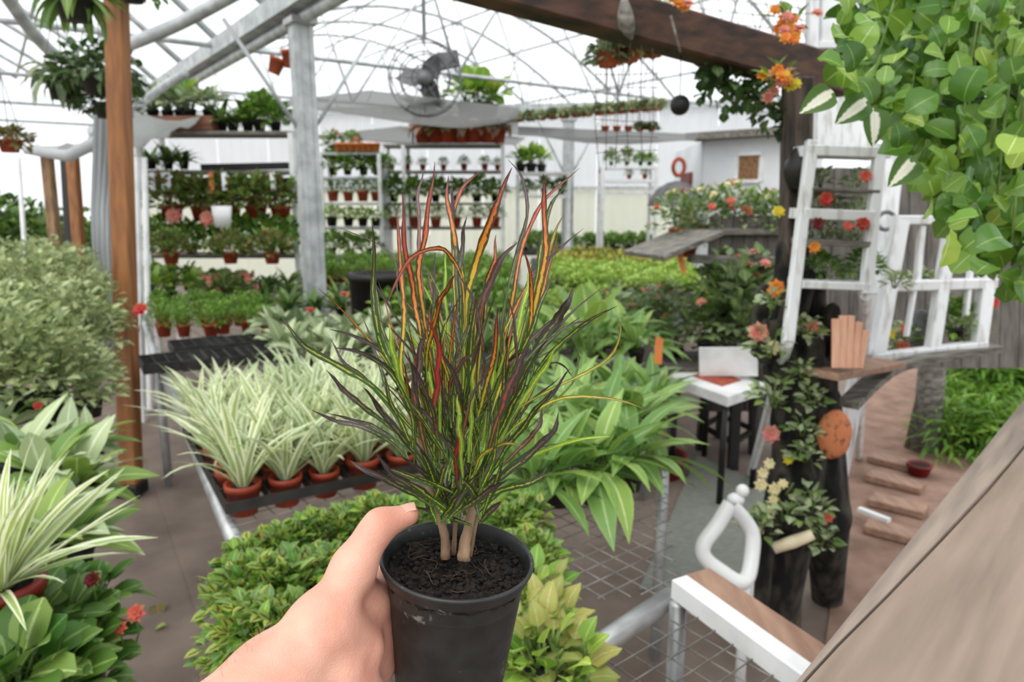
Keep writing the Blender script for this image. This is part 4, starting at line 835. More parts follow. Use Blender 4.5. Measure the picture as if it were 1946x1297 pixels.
# fine hairs along the forearm, rooted on the surface
hv = hand_mb; m = MB(); M['hair'] = pm('arm_hair', hx('a98a68'), hx('7d6248'), 0.5, 50)
vt = [Vector(v) for v in hv.v]; ax_ = (hp['fa'] - hp['cmc']); Lx = ax_.length; axn = ax_.normalized(); made = 0; tries = 0
while made < 420 and tries < 20000:
    tries += 1; p = vt[rg.randrange(len(vt))]; s_ = (p - hp['cmc']).dot(axn)
    if not 0.02 < s_ < 0.26: continue
    c_ = hp['cmc'] + axn * s_; nrm = (p - c_); nrm = (nrm - axn * nrm.dot(axn)).normalized()
    if nrm.x > -0.25: continue
    d = (nrm * 0.75 + axn * -0.5 + Vector((rg.uniform(-.3, .3), rg.uniform(-.3, .3), rg.uniform(-.3, .3)))).normalized(); l_ = rg.uniform(0.003, 0.008)
    m.tube([p, p + d * l_ * 0.5, p + d * l_ - nrm * l_ * 0.25], [0.00008, 0.00007, 0.00003], 3, cap=False); made += 1
m.build('arm_hair', M['hair'], person)['kind'] = 'stuff'

# ------------------------------------------------------------------ the board rail in the foreground, split along its grain
RZ = 1.15
def slab(pts, z, th, bev=0.004):
    """horizontal slab over a convex-ish outline, its top edge softened"""
    pts = ccw([Vector((p.x, p.y, 0)) for p in pts]); n = len(pts); c = sum(pts, Vector()) / n; vs = []
    for dz, k in ((-th, 0), (-bev, 0), (0, bev)):
        for p in pts: q_ = p + (c - p).normalized() * k; vs.append((q_.x, q_.y, z + dz))
    fs = [tuple(range(n - 1, -1, -1)), tuple(range(2 * n, 3 * n))] + [(r_ * n + i, r_ * n + (i + 1) % n, r_ * n + n + (i + 1) % n, r_ * n + n + i) for r_ in range(2) for i in range(n)]
    m = MB(); m.add(vs, fs); return m
rail = empty('board_rail', Z(1700, 1200, RZ)); rail.location.z = 0; tag(rail, 'wide taupe board rail with a long split along its grain', 'rail')
e1, e2 = Z(1512, 1297, RZ), Z(1946, 760, RZ); ed = (e2 - e1).normalized(); en = Vector((ed.y, -ed.x, 0))
crk = [Z(*p, RZ) for p in ((1527, 1296), (1589, 1229), (1679, 1139), (1789, 1024), (1874, 932), (1960, 832))]
RO = Vector((rail.location.x, rail.location.y, 0)); ang_r = math.atan2(-ed.x, ed.y)
crk = [crk[0] - ed * 0.25] + crk + [crk[-1] + ed * 1.0 + en * 0.12]
far0, far1 = e2 + ed * 1.1, e1 - ed * 0.25
RT = Matrix.Rotation(-ang_r, 4, 'Z')
def railpart(pts, mat, z, th):
    mb = slab([RT @ (p - RO) for p in pts], z, th); o = mb.build('board', mat, rail); o.rotation_euler = (0, 0, ang_r); return o
railpart([far1 - en * 0.0] + [p - en * 0.0011 for p in crk] + [far0], M['rail_edge'], RZ, 0.045)
railpart([p + en * 0.0011 for p in crk] + [far0 + en * 0.6, crk[0] + en * 0.6], M['rail'], RZ - 0.0006, 0.045)
for p in (e1 + en * 0.3 + ed * 0.0, e1 + en * 0.3 + ed * 1.5):
    m = MB(); m.box((p.x - RO.x, p.y - RO.y, (RZ - 0.045) / 2), (0.09, 0.09, RZ - 0.045), None, 0.005); m.build('post', M['rail'], rail)

# ------------------------------------------------------------------ brown timber post by the path, and more posts to the left
def timber(name, a, b, wd, mat, label, cat='post', base=None, bev=0.008):
    root = empty(name, (a.x, a.y, min(a.z, b.z))); tag(root, label, cat); o = root.location.copy()
    m = MB(); m.beam(a - o, b - o, wd, wd * 0.9, up=(0, 1, 0), bev=bev); m.build('shaft', mat, root)
    if base: m = MB(); m.box((0, 0, base[1] / 2), (base[0], base[0], base[1]), None, 0.006); m.build('footing', M['black_paint'], root)
    return root
pb0 = Z(250, 940, 0); timber('timber_post', pb0, D(219, -60, pb0.y * 0.99), 0.098, M['post_brown'], 'orange brown timber post standing at the edge of the path', base=(0.13, 0.07))
def upright(px0, py0, px1, py1, d, wd, mat, label, cat='post', name='timber_post'):
    a, b = D(px0, py0, d), D(px1, py1, d); 
    g = a + (a - b).normalized() * (a.z / max(0.05, (b - a).normalized().z)); g.z = 0
    return timber(name, g, b, wd, mat, label, cat)
upright(110, 510, 88, 285, 5.4, 0.075, M['post_old'], 'thin weathered timber post under the white plastic awning')
upright(150, 470, 138, 300, 6.0, 0.085, M['post_brown'], 'short brown timber post behind the white plastic awning')
upright(129, 420, 122, 295, 6.4, 0.06, M['black_paint'], 'narrow black post beside the short brown post')
upright(47, 475, 35, 300, 6.2, 0.035, M['white_paint'], 'slim white pole at the open side of the greenhouse', 'pole', 'slim_pole')
upright(262, 520, 256, 300, 5.2, 0.055, M['white_paint'], 'white pole right behind the orange brown post', 'pole', 'slim_pole')
upright(279, 520, 274, 300, 5.5, 0.04, M['white_paint'], 'thinner white pole at the left end of the plant shelf', 'pole', 'slim_pole')
# rolled plastic curtain
m = MB(); rg = random.Random(8); vs = []; ys = [(200, 176, 60), (300, 176, 55), (400, 174, 48), (470, 178, 44), (660, 196, 36)]; nc = 40
for y, xl, wd in ys:
    for j in range(nc + 1):
        t = j / nc; p = D(xl + wd * t, y, 4.7); vs.append((p.x, p.y + 0.03 * math.sin(t * 34 + y * 0.004) + 0.012 * math.sin(t * 71), p.z))
m.add(vs, [(i * (nc + 1) + j, i * (nc + 1) + j + 1, (i + 1) * (nc + 1) + j + 1, (i + 1) * (nc + 1) + j) for i in range(len(ys) - 1) for j in range(nc)], None, True)
M['plastic'] = sheetmat('milky_plastic', hx('d3d6d8'), hx('b5b8ba'), 0.3)
tag(m.build('plastic_curtain', M['plastic']), 'gathered grey plastic curtain hanging behind the brown post', 'curtain')
# awning: sagging white plastic over the left posts
m = MB(); a, b = D(48, 285, 5.3), D(235, 215, 5.3); vs = []
for i in range(13):
    for j in range(7):
        s, t = i / 12, j / 6; p = a.lerp(b, s) + Vector((0, t * 1.4, 0)); lo = 0.09 * math.sin(math.pi * s) * math.cos(t * 1.4)
        vs.append((p.x, p.y, p.z - lo + 0.035 * math.sin(i * 1.7 + j) + 0.1 * t)); 
m.add(vs, [(i * 7 + j, (i + 1) * 7 + j, (i + 1) * 7 + j + 1, i * 7 + j + 1) for i in range(12) for j in range(6)], None, True)
a2 = MB(); a2.tube([D(48, 285, 5.25), D(130, 297, 5.25), D(200, 262, 5.25), D(250, 205, 5.25)], [0.03, 0.045, 0.045, 0.03], 10)
aw = tag(m.build('plastic_awning', M['plastic']), 'sagging white plastic awning over the left timber posts', 'awning'); a2.build('rolled_edge', M['plastic'], aw)
# heavy curved roof pipes at the upper left
for pts, r_, lb in (([(-10, -40, 4.2), (25, 10, 4.4), (65, 65, 4.7), (110, 108, 5.0), (150, 121, 5.2)], 0.042, 'thick curved white pipe dipping to the valley above the hanging fern'),
                    ([(150, 121, 5.2), (200, 102, 5.2), (270, 75, 5.1), (350, 40, 5.0), (480, -30, 4.8)], 0.046, 'thick white pipe rising from the valley towards the gutter'),
                    ([(235, 222, 6.3), (300, 172, 6.0), (352, 140, 5.8)], 0.035, 'short white strut from the awning up to the gutter')):
    m = MB(); P = spline([D(*p) for p in pts], 16); m.tube(P, r_, 10); tag(m.build('roof_pipe', M['galv_white']), lb, 'pipe', kind='structure')

# ------------------------------------------------------------------ plants on the main bench
g0 = Z(466, 950, BZ + 0.04); sp_u, sp_v = 0.115, 0.115; g0.z = BZ + 0.003
ORD = ['first', 'second', 'third', 'fourth', 'fifth', 'sixth', 'seventh', 'eighth']
for i in range(7):
    for j in range(5):
        p = g0 + BU * (i * sp_u) + BV * (j * sp_v) + Vector((rnd.uniform(-.006, .006), rnd.uniform(-.006, .006), 0)); p.z = BZ + 0.004
        inst('spider', p, 'cream spider plant, %s from the steel pipe edge in the %s row behind the coleus' % (ORD[j], ORD[i]), 'spider plant', 'spider plants in trays on the mesh bench', sc=rnd.uniform(0.9, 1.1))
for i in range(0, 7, 1):
    c0 = g0 + BU * (i * sp_u) - BV * 0.06 ; root = empty('plant_tray', (c0.x, c0.y, BZ + 0.002)); tag(root, 'black plastic tray under the %s row of spider plants behind the coleus' % ORD[i], 'tray', 'trays under the spider plants'); o = root.location.copy()
    m = MB()
    for s in (-0.0545, 0.0545):
        m.beam(Vector((0, 0, 0.045)) + BU * s, Vector((0, 0, 0.045)) + BU * s + BV * 0.58, 0.006, 0.03)
    m.build('rail', M['tray'], root)
    m = MB()
    for j in range(6): m.beam(Vector((0, 0, 0.045)) + BV * (j * 0.115 + 0.002) - BU * 0.0515, Vector((0, 0, 0.045)) + BV * (j * 0.115 + 0.002) + BU * 0.0515, 0.006, 0.028)
    m.build('divider', M['tray'], root)
# coleus around the hand and behind the pot
for x, y, s, lb in ((478, 1095, .85, 'small leaved coleus at the pipe edge, next to the orange label'), (540, 1075, .9, 'small leaved coleus right beside the orange label'), (598, 1050, .95, 'small leaved coleus just before the spider plant pots'), (655, 1035, .9, 'small leaved coleus between the spider plants and the thumb'), (715, 1020, .85, 'small leaved coleus directly behind the thumb'), (480, 1165, .9, 'coleus beside the white plant label at the pipe edge'), (550, 1160, .95, 'coleus beside the white plant label, towards the wrist'), (620, 1130, .95, 'coleus behind the base of the thumb'), (690, 1120, .9, 'coleus hidden behind the thumb and pot'), (478, 1240, .9, 'bright coleus nearest the forearm at the pipe edge'), (545, 1250, .9, 'bright coleus touching the forearm'), (775, 1010, .8, 'coleus behind the left of the pot rim'), (955, 1025, .9, 'coleus behind the right of the pot rim'), (1000, 1095, .85, 'coleus right of the pot rim'), (990, 1000, .8, 'coleus under the lowest croton leaves on the right')):
    p = Z(x, y + 20, BZ + 0.03); p.z = BZ + 0.002; inst('coleus', p, lb, 'coleus', 'coleus plants set out behind the held pot', s)
for x, y, s in ((1015, 1180, .9), (1030, 1265, .95), (995, 1330, 1.0), (955, 1230, .9), (1050, 1350, .95)):
    p = Z(x, y + 25, BZ + 0.03); p.z = BZ + 0.002; inst('coleus_big', p, 'pale green coleus right beside the held black pot', 'coleus', 'coleus plants right beside the held pot', s)
# plant labels stuck in the coleus
for x, y, c_, lb in ((507, 1035, 'tag_orange', 'orange plastic plant label standing among the coleus'), (482, 1130, 'tag_white', 'white plastic plant label standing among the coleus'), (1255, 657, 'tag_orange', 'bright orange plant label above the long leaved plants')):
    p = D(x, y, 1.55 if x < 600 else 2.7); m = MB(); m.box((0, 0, -0.02), (0.014, 0.0015, 0.09), Matrix.Rotation(R(rnd.uniform(-10, 10)), 3, 'Y')); o = m.build('plant_label', M[c_]); o.location = p; tag(o, lb, 'plant label')
    if x > 600: o.scale = (2.2, 2, 1.1); o.rotation_euler = (0, R(15), 0)
# long leaved plants to the right
for x, y, s in ((1010, 830, 1.0), (1075, 800, 1.05), (1140, 820, 1.05), (1200, 800, 1.0), (1060, 900, 1.0), (1130, 895, 1.05), (1195, 870, .95), (1010, 920, .95), (1100, 740, 1.0), (1170, 735, 1.0), (1235, 750, .9)):
    p = Z(x, y + 60, BZ); inst('long', p, 'light green long leaved plant in a black pot right of the croton', 'leafy plant', 'long leaved plants right of the croton', s)
for x, y, s in ((1120, 700, 1.0),):
    p = Z(x, y + 30, BZ); inst('bigleaf', p, 'plant with large round bright green leaves rising behind the long leaved plants', 'leafy plant', None, s)
# silver leaved plants behind the spider plants
for x, y in ((545, 690), (590, 700), (640, 705), (690, 700), (560, 650), (610, 655), (665, 655), (720, 650), (740, 700), (760, 740), (530, 645), (800, 700), (840, 680)):
    inst('pale', Z(x, y + 15, BZ), 'silver green heart leaved plant behind the spider plants', 'leafy plant', 'silver leaved plants behind the spider plants', 1.0)
# second bench further back, plants in rows
b2 = [Z(250, 655, BZ) , Z(1240, 650, BZ), Z(1330, 560, BZ), Z(225, 545, BZ)]
mesh_bench([Z(296, 682, BZ), Z(1205, 676, BZ), Z(1250, 590, BZ), Z(262, 560, BZ)], BZ, 'second mesh bench behind the first, crowded with bedding plants', sp=0.08, r=0.0022, legs=True)
scatter('carpet', quadz(BZ, (302, 655), (520, 640), (500, 590), (285, 598)), 6, 3, BZ, 'bright green small leaved plant in a terracotta pot behind empty trays', 'small leaved plants behind the empty trays')
scatter('pinkbeg', quadz(BZ, (390, 590), (480, 585), (470, 558), (380, 560)), 3, 2, BZ, 'begonia with dusty pink blooms behind the small leaved plants', 'dusty pink begonias on the second bench')
scatter('cabbage', quadz(BZ, (280, 590), (390, 585), (380, 545), (275, 548)), 3, 2, BZ, 'bright green leafy plant left of the pink begonias', 'bright leafy plants left of the begonias', sc=0.9)
scatter('dark', quadz(BZ, (490, 615), (720, 615), (690, 545), (480, 545)), 5, 3, BZ, 'dark green leafy plant on the second bench left of the croton', 'dark leafy plants on the second bench')
scatter('mid', quadz(BZ, (720, 640), (1010, 640), (990, 560), (720, 560)), 5, 3, BZ, 'mid green leafy plant on the second bench behind the croton', 'leafy plants behind the croton')
scatter('long', quadz(BZ, (1010, 700), (1225, 700), (1215, 650), (1010, 650)), 4, 2, BZ, 'light green plant at the far end of the first bench right of the croton', 'light plants at the far end of the first bench', sc=.95)
scatter('dark', quadz(BZ, (770, 700), (1000, 700), (1000, 650), (770, 650)), 4, 2, BZ, 'dark leafy plant hidden behind the croton stems', 'dark plants behind the croton stems', sc=.9)
scatter('greybush', quadz(BZ, (1150, 655), (1290, 660), (1280, 600), (1150, 600)), 3, 2, BZ, 'grey green begonia with a few pink blooms behind the low white table', 'begonias behind the low table', sc=0.75)
scatter('lime', quadz(BZ, (1030, 620), (1150, 620), (1160, 560), (1030, 560)), 4, 3, BZ, 'lime green bedding plant just right of the croton tips', 'lime bedding plants right of the croton tips', sc=1.1)
for x, y, c_ in ((1165, 578, 'orange'), (1200, 582, 'coral'), (655, 560, 'coral'), (590, 590, 'coral')):
    o = empty('bedding_flower', D(x, y, 4.4)); link('bloom', flower_mesh(c_, 0.04), o); m = MB(); m.tube([(0, 0, 0), (0.01, 0.01, -0.15), (0, 0.02, D(x, y, 4.4).z * -1 + BZ)], 0.003, 5); m.build('stalk', M['stem_green'], o); tag(o, {1165: 'single orange bloom above the lime bedding plants', 1200: 'single coral bloom beside the orange bloom', 655: 'coral bloom above the dark leafy plants near the croton', 590: 'coral bloom low among the dark leafy plants'}[x], 'flower')
# empty black trays between
for k, (x, y) in enumerate(((330, 690), (400, 685), (465, 678), (380, 660), (450, 655))):
    c0 = Z(x, y, BZ + 0.02); root = empty('empty_tray', (c0.x, c0.y, BZ + 0.003), BA); tag(root, 'empty black pot tray on the bench before the small leaved plants', 'tray', 'empty trays on the bench')
    m = MB(); 
    for sx in (-1, 1): m.box((sx * 0.15, 0, 0.025), (0.006, 0.26, 0.05)); m.box((0, sx * 0.13, 0.025), (0.3, 0.006, 0.05))
    m.box((0, 0, 0.004), (0.3, 0.26, 0.006)); m.build('shell', M['tray'], root)
    m = MB()
    for t in range(1, 5): m.box((-0.15 + 0.06 * t, 0, 0.03), (0.005, 0.25, 0.03))
    for t in range(1, 4): m.box((0, -0.13 + 0.065 * t, 0.03), (0.29, 0.005, 0.03))
    m.build('divider', M['tray'], root)

# ------------------------------------------------------------------ left bench plants
LG = 'sage bushes massed on the left bench'; LL = 'pale sage green small leaved bush in the mass on the left bench'
for x, y, d, s in ((30, 655, 2.9, 1.0), (100, 640, 3.0, 1.0), (150, 650, 3.1, .9), (170, 600, 3.5, .9), (50, 560, 3.4, 1.0), (120, 560, 3.6, 1.0), (15, 720, 2.5, 1.0), (85, 730, 2.6, 1.0), (140, 735, 2.7, .9), (165, 720, 2.9, .8), (20, 540, 4.0, 1.0), (90, 530, 4.2, 1.0), (150, 540, 4.3, .9), (160, 680, 3.2, .8), (-30, 660, 2.6, 1.0)):
    p = D(x, y, d); p.z -= 0.16; inst('sage', p, LL, 'bush', LG, s)
for x, y, d, s in ((205, 640, 3.3, .55), (180, 590, 3.5, .5)):
    inst('pinkbeg', D(x, y, d), 'small begonia with dusty rose blooms beside the brown post', 'begonia', 'small begonias beside the brown post', s)
for x, y, d, s in ((85, 890, 2.0, 1.0), (145, 910, 2.05, .95), (30, 850, 2.15, 1.0), (130, 1010, 1.8, .9), (115, 840, 2.3, .9), (0, 800, 2.4, .9), (165, 830, 2.45, .8), (70, 1010, 1.75, .9)):
    p = D(x, y, d); p.z -= 0.13; inst('lamb', p, 'broad leaved plant with pale woolly leaves overhanging the path', 'leafy plant', 'woolly leaved plants along the path', s)
p = D(-2, 1105, 1.4); p.z -= 0.13; inst('spider_big', p, 'large variegated spider plant in a dark red pot at the bench front', 'spider plant', None, 1.0)
for x, y, d, s in ((40, 1200, 1.45, 1.0), (115, 1200, 1.5, .9), (20, 1290, 1.3, 1.0), (95, 1290, 1.35, .95), (150, 1230, 1.5, .8), (165, 1130, 1.6, .75), (90, 1130, 1.6, .85), (145, 1300, 1.42, .8)):
    p = D(x, y, d); p.z -= 0.12; inst('lowdark', p, 'deep green round leaved plant below the big spider plant', 'leafy plant', 'round leaved plants at the bench front', s)
for x, y, c_, r_, lb in ((258, 1166, 'coral', .022, 'coral red bloom leaning over the path'), (228, 1194, 'coral', .017, 'smaller coral bloom beside the path'), (175, 1102, 'deep', .02, 'dark crimson bloom under the spider plant leaves'), (8, 1246, 'orange', .03, 'orange bloom among the round leaved plants'), (72, 771, 'red', .018, 'red bloom at the foot of the sage bushes'), (40, 573, 'pink', .03, 'pink bloom in the sage bushes'), (190, 592, 'rose', .04, 'large dusty rose bloom left of the brown post'), (266, 588, 'red', .04, 'red bloom just right of the brown post')):
    d = 1.5 if y > 1000 else (2.4 if y > 700 else 3.3); root = empty('single_bloom', D(x, y, d)); tag(root, lb, 'flower')
    link('bloom', flower_mesh(c_, r_), root, Matrix.Rotation(R(50), 4, 'X')); m = MB(); m.tube([(0, 0, 0), (-0.01, 0.02, -0.06), (-0.05, 0.05, -0.14)], 0.002, 5); m.build('stalk', M['stem_green'], root)
# debris on the path
for x, y, s, mt, lb in ((316, 1188, .05, 'lime', 'pale green fallen leaf on the path'), (380, 1104, .03, 'pale', 'tiny pale fallen leaf on the path'), (300, 1148, .09, 'redgreen', 'brown withered leaf lying on the path')):
    m = leaf(s, s * 0.7, 'ovate', 0.9, 0.3, 5); o = m.build('fallen_leaf', LM[mt]); o.location = Z(x, y, 0.012); o.rotation_euler = (0.1, 0.1, rnd.uniform(0, 6)); tag(o, lb, 'leaf')

# ------------------------------------------------------------------ right: dark post, beam and the bark trunk dressed with flowers
upa, upb = D(1498, 1150, 2.62), D(1516, 150, 2.48)
tp_ = timber('timber_post', Vector((upa.x, upa.y, 0)), upb, 0.09, M['post_dark'], 'dark weathered post carrying the heavy beam, wrapped in bark below')
ba_, bb_ = D(850, -60, 2.1), D(1600, 152, 2.75)
m = MB(); m.beam(ba_, bb_, 0.12, 0.135, bev=0.008); tag(m.build('timber_beam', M['beam_dark']), 'heavy dark brown beam slanting overhead towards the post', 'beam')
TB = [D(1500, 1165, 2.55), D(1500, 1000, 2.55), D(1520, 850, 2.55), D(1505, 700, 2.55), D(1492, 560, 2.52), D(1490, 470, 2.52)]
def cp(a, b, ra, rb): return (a, b, ra, rb)
lz = Z(1462, 1205, 0.0); rz_ = Z(1572, 1140, 0.0)
caps = [cp(TB[i], TB[i + 1], [.1, .1, .09, .07, .045, .03][i], [.1, .1, .09, .07, .045, .03][i + 1] if i < 5 else .05) for i in range(1, 5)]
caps += [cp(lz, TB[1], .085, .09), cp(rz_, D(1572, 980, 2.6), .06, .08), cp(D(1572, 980, 2.6), D(1560, 760, 2.6), .08, .07), cp(TB[1], D(1572, 980, 2.6), .07, .07), cp(D(1440, 1150, 2.5), D(1455, 980, 2.5), .04, .04)]
r7 = random.Random(12)
for i in range(46):
    k = r7.randrange(1, 4); p = TB[k].lerp(TB[k + 1], r7.random()) + Vector((r7.uniform(-.13, .13), r7.uniform(-.1, .04), 0)); caps.append(cp(p, p + Vector((r7.uniform(-.03, .03), r7.uniform(-.03, .03), r7.uniform(.05, .16))), r7.uniform(.015, .04), r7.uniform(.01, .03)))
tk = sdf_mesh(caps, 0.011, 0.02).build('bark_trunk', M['bark']); tag(tk, 'black gnarled bark trunk standing on two feet, dressed with blooms', 'trunk')
m = MB(); m.tube([D(1470, 1043, 2.4), D(1508, 1030, 2.38), D(1545, 1016, 2.36)], [.019, .022, .018], 10); tag(m.build('wood_peg', M['cream']), 'pale peeled wood peg sticking out of the bark trunk', 'peg')
m = MB(); m.ball((0, 0, 0), .062, .03, .088, 20, 14, .04, r7); o = m.build('clay_ornament', M['orange_stone']); o.location = D(1585, 826, 2.46); tag(o, 'speckled orange oval clay ornament hung on the bark trunk', 'ornament')
TG = 'leafy tufts growing on the bark trunk'
proto('tuft', *[lambda s=s: bush('trunk_tuft', ['lamb', 'pale', 'begonia'], 36, 0.07, 0.09, 0.045, 0.036, seed=s, stems=3, core=0.3) for s in (201, 202)])
for x, y in ((1462, 650), (1530, 615), (1468, 560), (1525, 690), (1470, 745), (1545, 745), (1525, 800), (1530, 850), (1540, 945), (1445, 985), (1490, 960), (1560, 1010)):
    inst('tuft', D(x, y + 25, 2.42), 'small tuft of grey green leaves growing on the bark trunk', 'tuft', TG, rnd.uniform(.7, 1.0))
BL = [(1442, 632, 'pink', .04, 'salmon pink bloom at the left of the bark trunk, above the low table'), (1475, 548, 'orange', .035, 'apricot bloom high on the bark trunk'), (1545, 620, 'pink', .03, 'small salmon bloom left of the pink slats'), (1470, 660, 'cream', .03, 'cream bloom below the salmon bloom on the trunk'), (1480, 402, 'yellow', .024, 'yellow bloom on the dark post'), (1548, 470, 'orange', .03, 'apricot bloom on a ladder shelf'), (1645, 335, 'coral', .03, 'coral bloom on the ladder top shelf'), (1570, 378, 'red', .035, 'red bloom on the second ladder shelf'), (1640, 425, 'red', .035, 'scarlet bloom on the third ladder shelf'), (1612, 430, 'coral', .025, 'coral bloom beside the scarlet one'), (1555, 425, 'deep', .03, 'dark red bloom at the left of the third ladder shelf'), (1715, 660, 'coral', .035, 'coral rose at the foot of the white window'), (1718, 625, 'coral', .025, 'small coral rosebud above the coral rose'), (1690, 635, 'yellow', .03, 'yellow bloom beside the coral rose'), (1888, 576, 'red', .03, 'red bloom right of the white window frame'), (1498, 874, 'yellow', .02, 'small yellow bloom on the bark trunk'), (1466, 825, 'rose', .035, 'faded rose bloom on the bark trunk'), (1573, 983, 'coral', .024, 'coral bloom low on the bark trunk'), (1462, 882, 'cream', .022, None), (1450, 900, 'cream', .022, None), (1446, 922, 'cream', .026, None), (1472, 930, 'cream', .026, None), (1488, 920, 'cream', .02, None), (1470, 950, 'cream', .02, None), (1464, 972, 'cream', .022, None), (1445, 1010, 'cream', .014, None)]
for x, y, c_, r_, lb in BL:
    d = 2.42 if x < 1585 and y > 400 else 2.9
    if lb and ('ladder' in lb or 'scarlet' in lb): d = 2.34; r_ *= .8
    o = link('blossom', flower_mesh(c_, r_)); o.location = D(x, y, d); o.rotation_euler = (R(rnd.uniform(50, 85)), R(rnd.uniform(-20, 20)), 0)
    tag(o, lb or 'cream bloom in the hanging cluster on the bark trunk', 'flower', None if lb else 'cream blooms on the trunk')
# white loop of a plastic garden chair arm
m = MB(); lp = [(1388, 958, 2.28), (1362, 1000, 2.27), (1337, 1035, 2.25), (1340, 1062, 2.24), (1372, 1088, 2.23), (1402, 1106, 2.23), (1420, 1098, 2.25), (1428, 1060, 2.28), (1430, 1018, 2.3), (1416, 990, 2.3)]
P = spline([D(*p) for p in lp + [lp[0]]], 50); m.tube(P, .025, 10, cap=False); root = empty('chair_arm', (D(1388, 1100, 2.25).x, D(1388, 1100, 2.25).y, 0)); tag(root, 'white plastic garden chair arm loop left of the bark trunk', 'chair arm')
off = root.location.copy(); m.v = [tuple(Vector(v) - off) for v in m.v]; m.build('loop', M['white_plastic'], root)
m = MB(); kp = D(1398, 950, 2.29) - off; m.ball(kp, .03, .025, .022, 10, 6); m.ball(kp + Vector((.02, 0, .03)), .022, n=10, m=6); m.build('knob', M['white_plastic'], root)
m = MB(); lg = D(1415, 1100, 2.25) - off; m.tube([lg, Vector((lg.x + .01, lg.y, 0))], .017, 10); m.build('leg', M['white_plastic'], root)
m = MB(); lg = D(1428, 1020, 2.3) - off; m.tube([lg, Vector((lg.x + .05, lg.y + .12, 0))], .017, 10); m.build('leg', M['white_plastic'], root)

# low white table with a red mat, black stool beneath
ta = [D(1283, 718, 3.75), D(1385, 752, 3.45), D(1452, 738, 3.7), D(1340, 690, 4.05)]
tz = sum(p.z for p in ta) / 4; tr = empty('low_table', (ta[1].x, ta[1].y, 0)); tag(tr, 'low white table with a red mat left of the bark trunk', 'table'); to = Vector((ta[1].x, ta[1].y, 0))
def onz(px, py, z): return Z(px, py, z)
TZ = 0.62; tq = [Z(1272, 714, TZ), Z(1383, 754, TZ), Z(1456, 730, TZ), Z(1345, 682, TZ)]; to = Vector((tq[1].x, tq[1].y, 0)); tr.location = to
slab([p - to for p in tq], TZ, 0.055).build('table_top', M['white_paint'], tr)
tc_ = sum(tq, Vector()) / 4
m = slab([tc_ + (p - tc_) * 0.5 - to for p in tq], TZ + 0.006, 0.006, 0.002); m.build('red_mat', M['red_cloth'], tr)
for p in tq:
    q_ = tc_ + (p - tc_) * 0.85 - to; m = MB(); m.tube([Vector((q_.x, q_.y, TZ - 0.03)), Vector((q_.x * 1.02, q_.y, 0))], .018, 8); m.build('leg', M['black_paint'], tr)
m = MB(); pnl = [D(1340, 690, 3.9), D(1455, 690, 3.8)]; m.beam(pnl[0] + Vector((0, .12, -.02)), pnl[1] + Vector((0, .12, -.02)), .03, .16); tag(m.build('white_board', M['white_paint']), 'white board standing behind the low white table', 'board')
sq = [Z(1330, 855, 0), Z(1392, 892, 0), Z(1432, 862, 0), Z(1368, 832, 0)]; so_ = sum(sq, Vector()) / 4; st = empty('black_stool', so_); tag(st, 'black wooden stool standing under the low white table', 'stool')
for p in sq:
    d = p - so_; m = MB(); m.beam(d, d * 0.85 + Vector((0, 0, .5)), .055, .055, up=(0, 1, 0)); m.build('leg', M['black_paint'], st)
for i in range(4):
    a, b = (sq[i] - so_) * .95 + Vector((0, 0, .16)), (sq[(i + 1) % 4] - so_) * .95 + Vector((0, 0, .16)); m = MB(); m.beam(a, b, .025, .03); m.build('stretcher', M['black_paint'], st)
slab([(p - so_) * 1.05 for p in sq], .54, .04).build('seat', M['black_paint'], st)
# red pots on the floor beside it
for x, y, r_, lb in ((1262, 905, .13, 'wide dark red bowl on the ground by the mesh bench'), (1270, 800, .09, 'dark red pot standing behind the wide red bowl'), (1745, 905, .07, 'dark red vase lying beyond the board rail')):
    p = Z(x, y, 0); m = potmesh(r_, r_ * 1.1, M['darkred']); root = empty('red_pot', p); link('pot', m, root); link('soil', soil_disc(r_ * .86, r_ * .94), root); tag(root, lb, 'pot')
    if r_ == .09: root.location.z = 0.0; root.scale = (1, 1, 3.2)

# ------------------------------------------------------------------ white ladder, door board, ring and window frame
LD = 2.36
ld = empty('shelf_ladder', Z(1500, 1000, 0)); lo_ = ld.location.copy(); tag(ld, 'white painted ladder used as a stand for potted flowers', 'ladder')
def lw(px, py, d=LD): return D(px, py, d) - lo_
def stick(name, pts, wd, ht, mat, parent, f, bev=.004):
    m = MB(); m.beam(f(*pts[0]), f(*pts[1]), wd, ht, up=(0, 1, 0), bev=bev); return m.build(name, mat, parent)
stick('side_rail', ((1543, 268), (1497, 650)), .036, .035, M['worn_white'], ld, lw); stick('side_rail', ((1672, 275), (1645, 560)), .036, .035, M['worn_white'], ld, lw)
g1 = lw(1497, 650); m = MB(); m.beam(g1, Z(1426, 905, 0) - lo_, .036, .036, up=(0, 1, 0), bev=.008); m.build('foot', M['worn_white'], ld)
g2 = lw(1645, 560); m = MB(); m.beam(g2, Z(1632, 872, 0) - lo_, .036, .036, up=(0, 1, 0), bev=.008); m.build('foot', M['worn_white'], ld)
for y, xa, xb, th, mt in ((286, 1530, 1690, .035, 'worn_white'), (360, 1540, 1668, .012, 'driftwood'), (406, 1525, 1660, .035, 'worn_white'), (460, 1528, 1650, .02, 'driftwood'), (540, 1522, 1650, .025, 'worn_white')):
    a, b = lw(xa, y), lw(xb, y + 5); m = MB(); m.beam(a + Vector((0, .05, 0)), b + Vector((0, .05, 0)), th, .14, up=(0, 1, 0), bev=.003); m.build('rung', M[mt], ld)
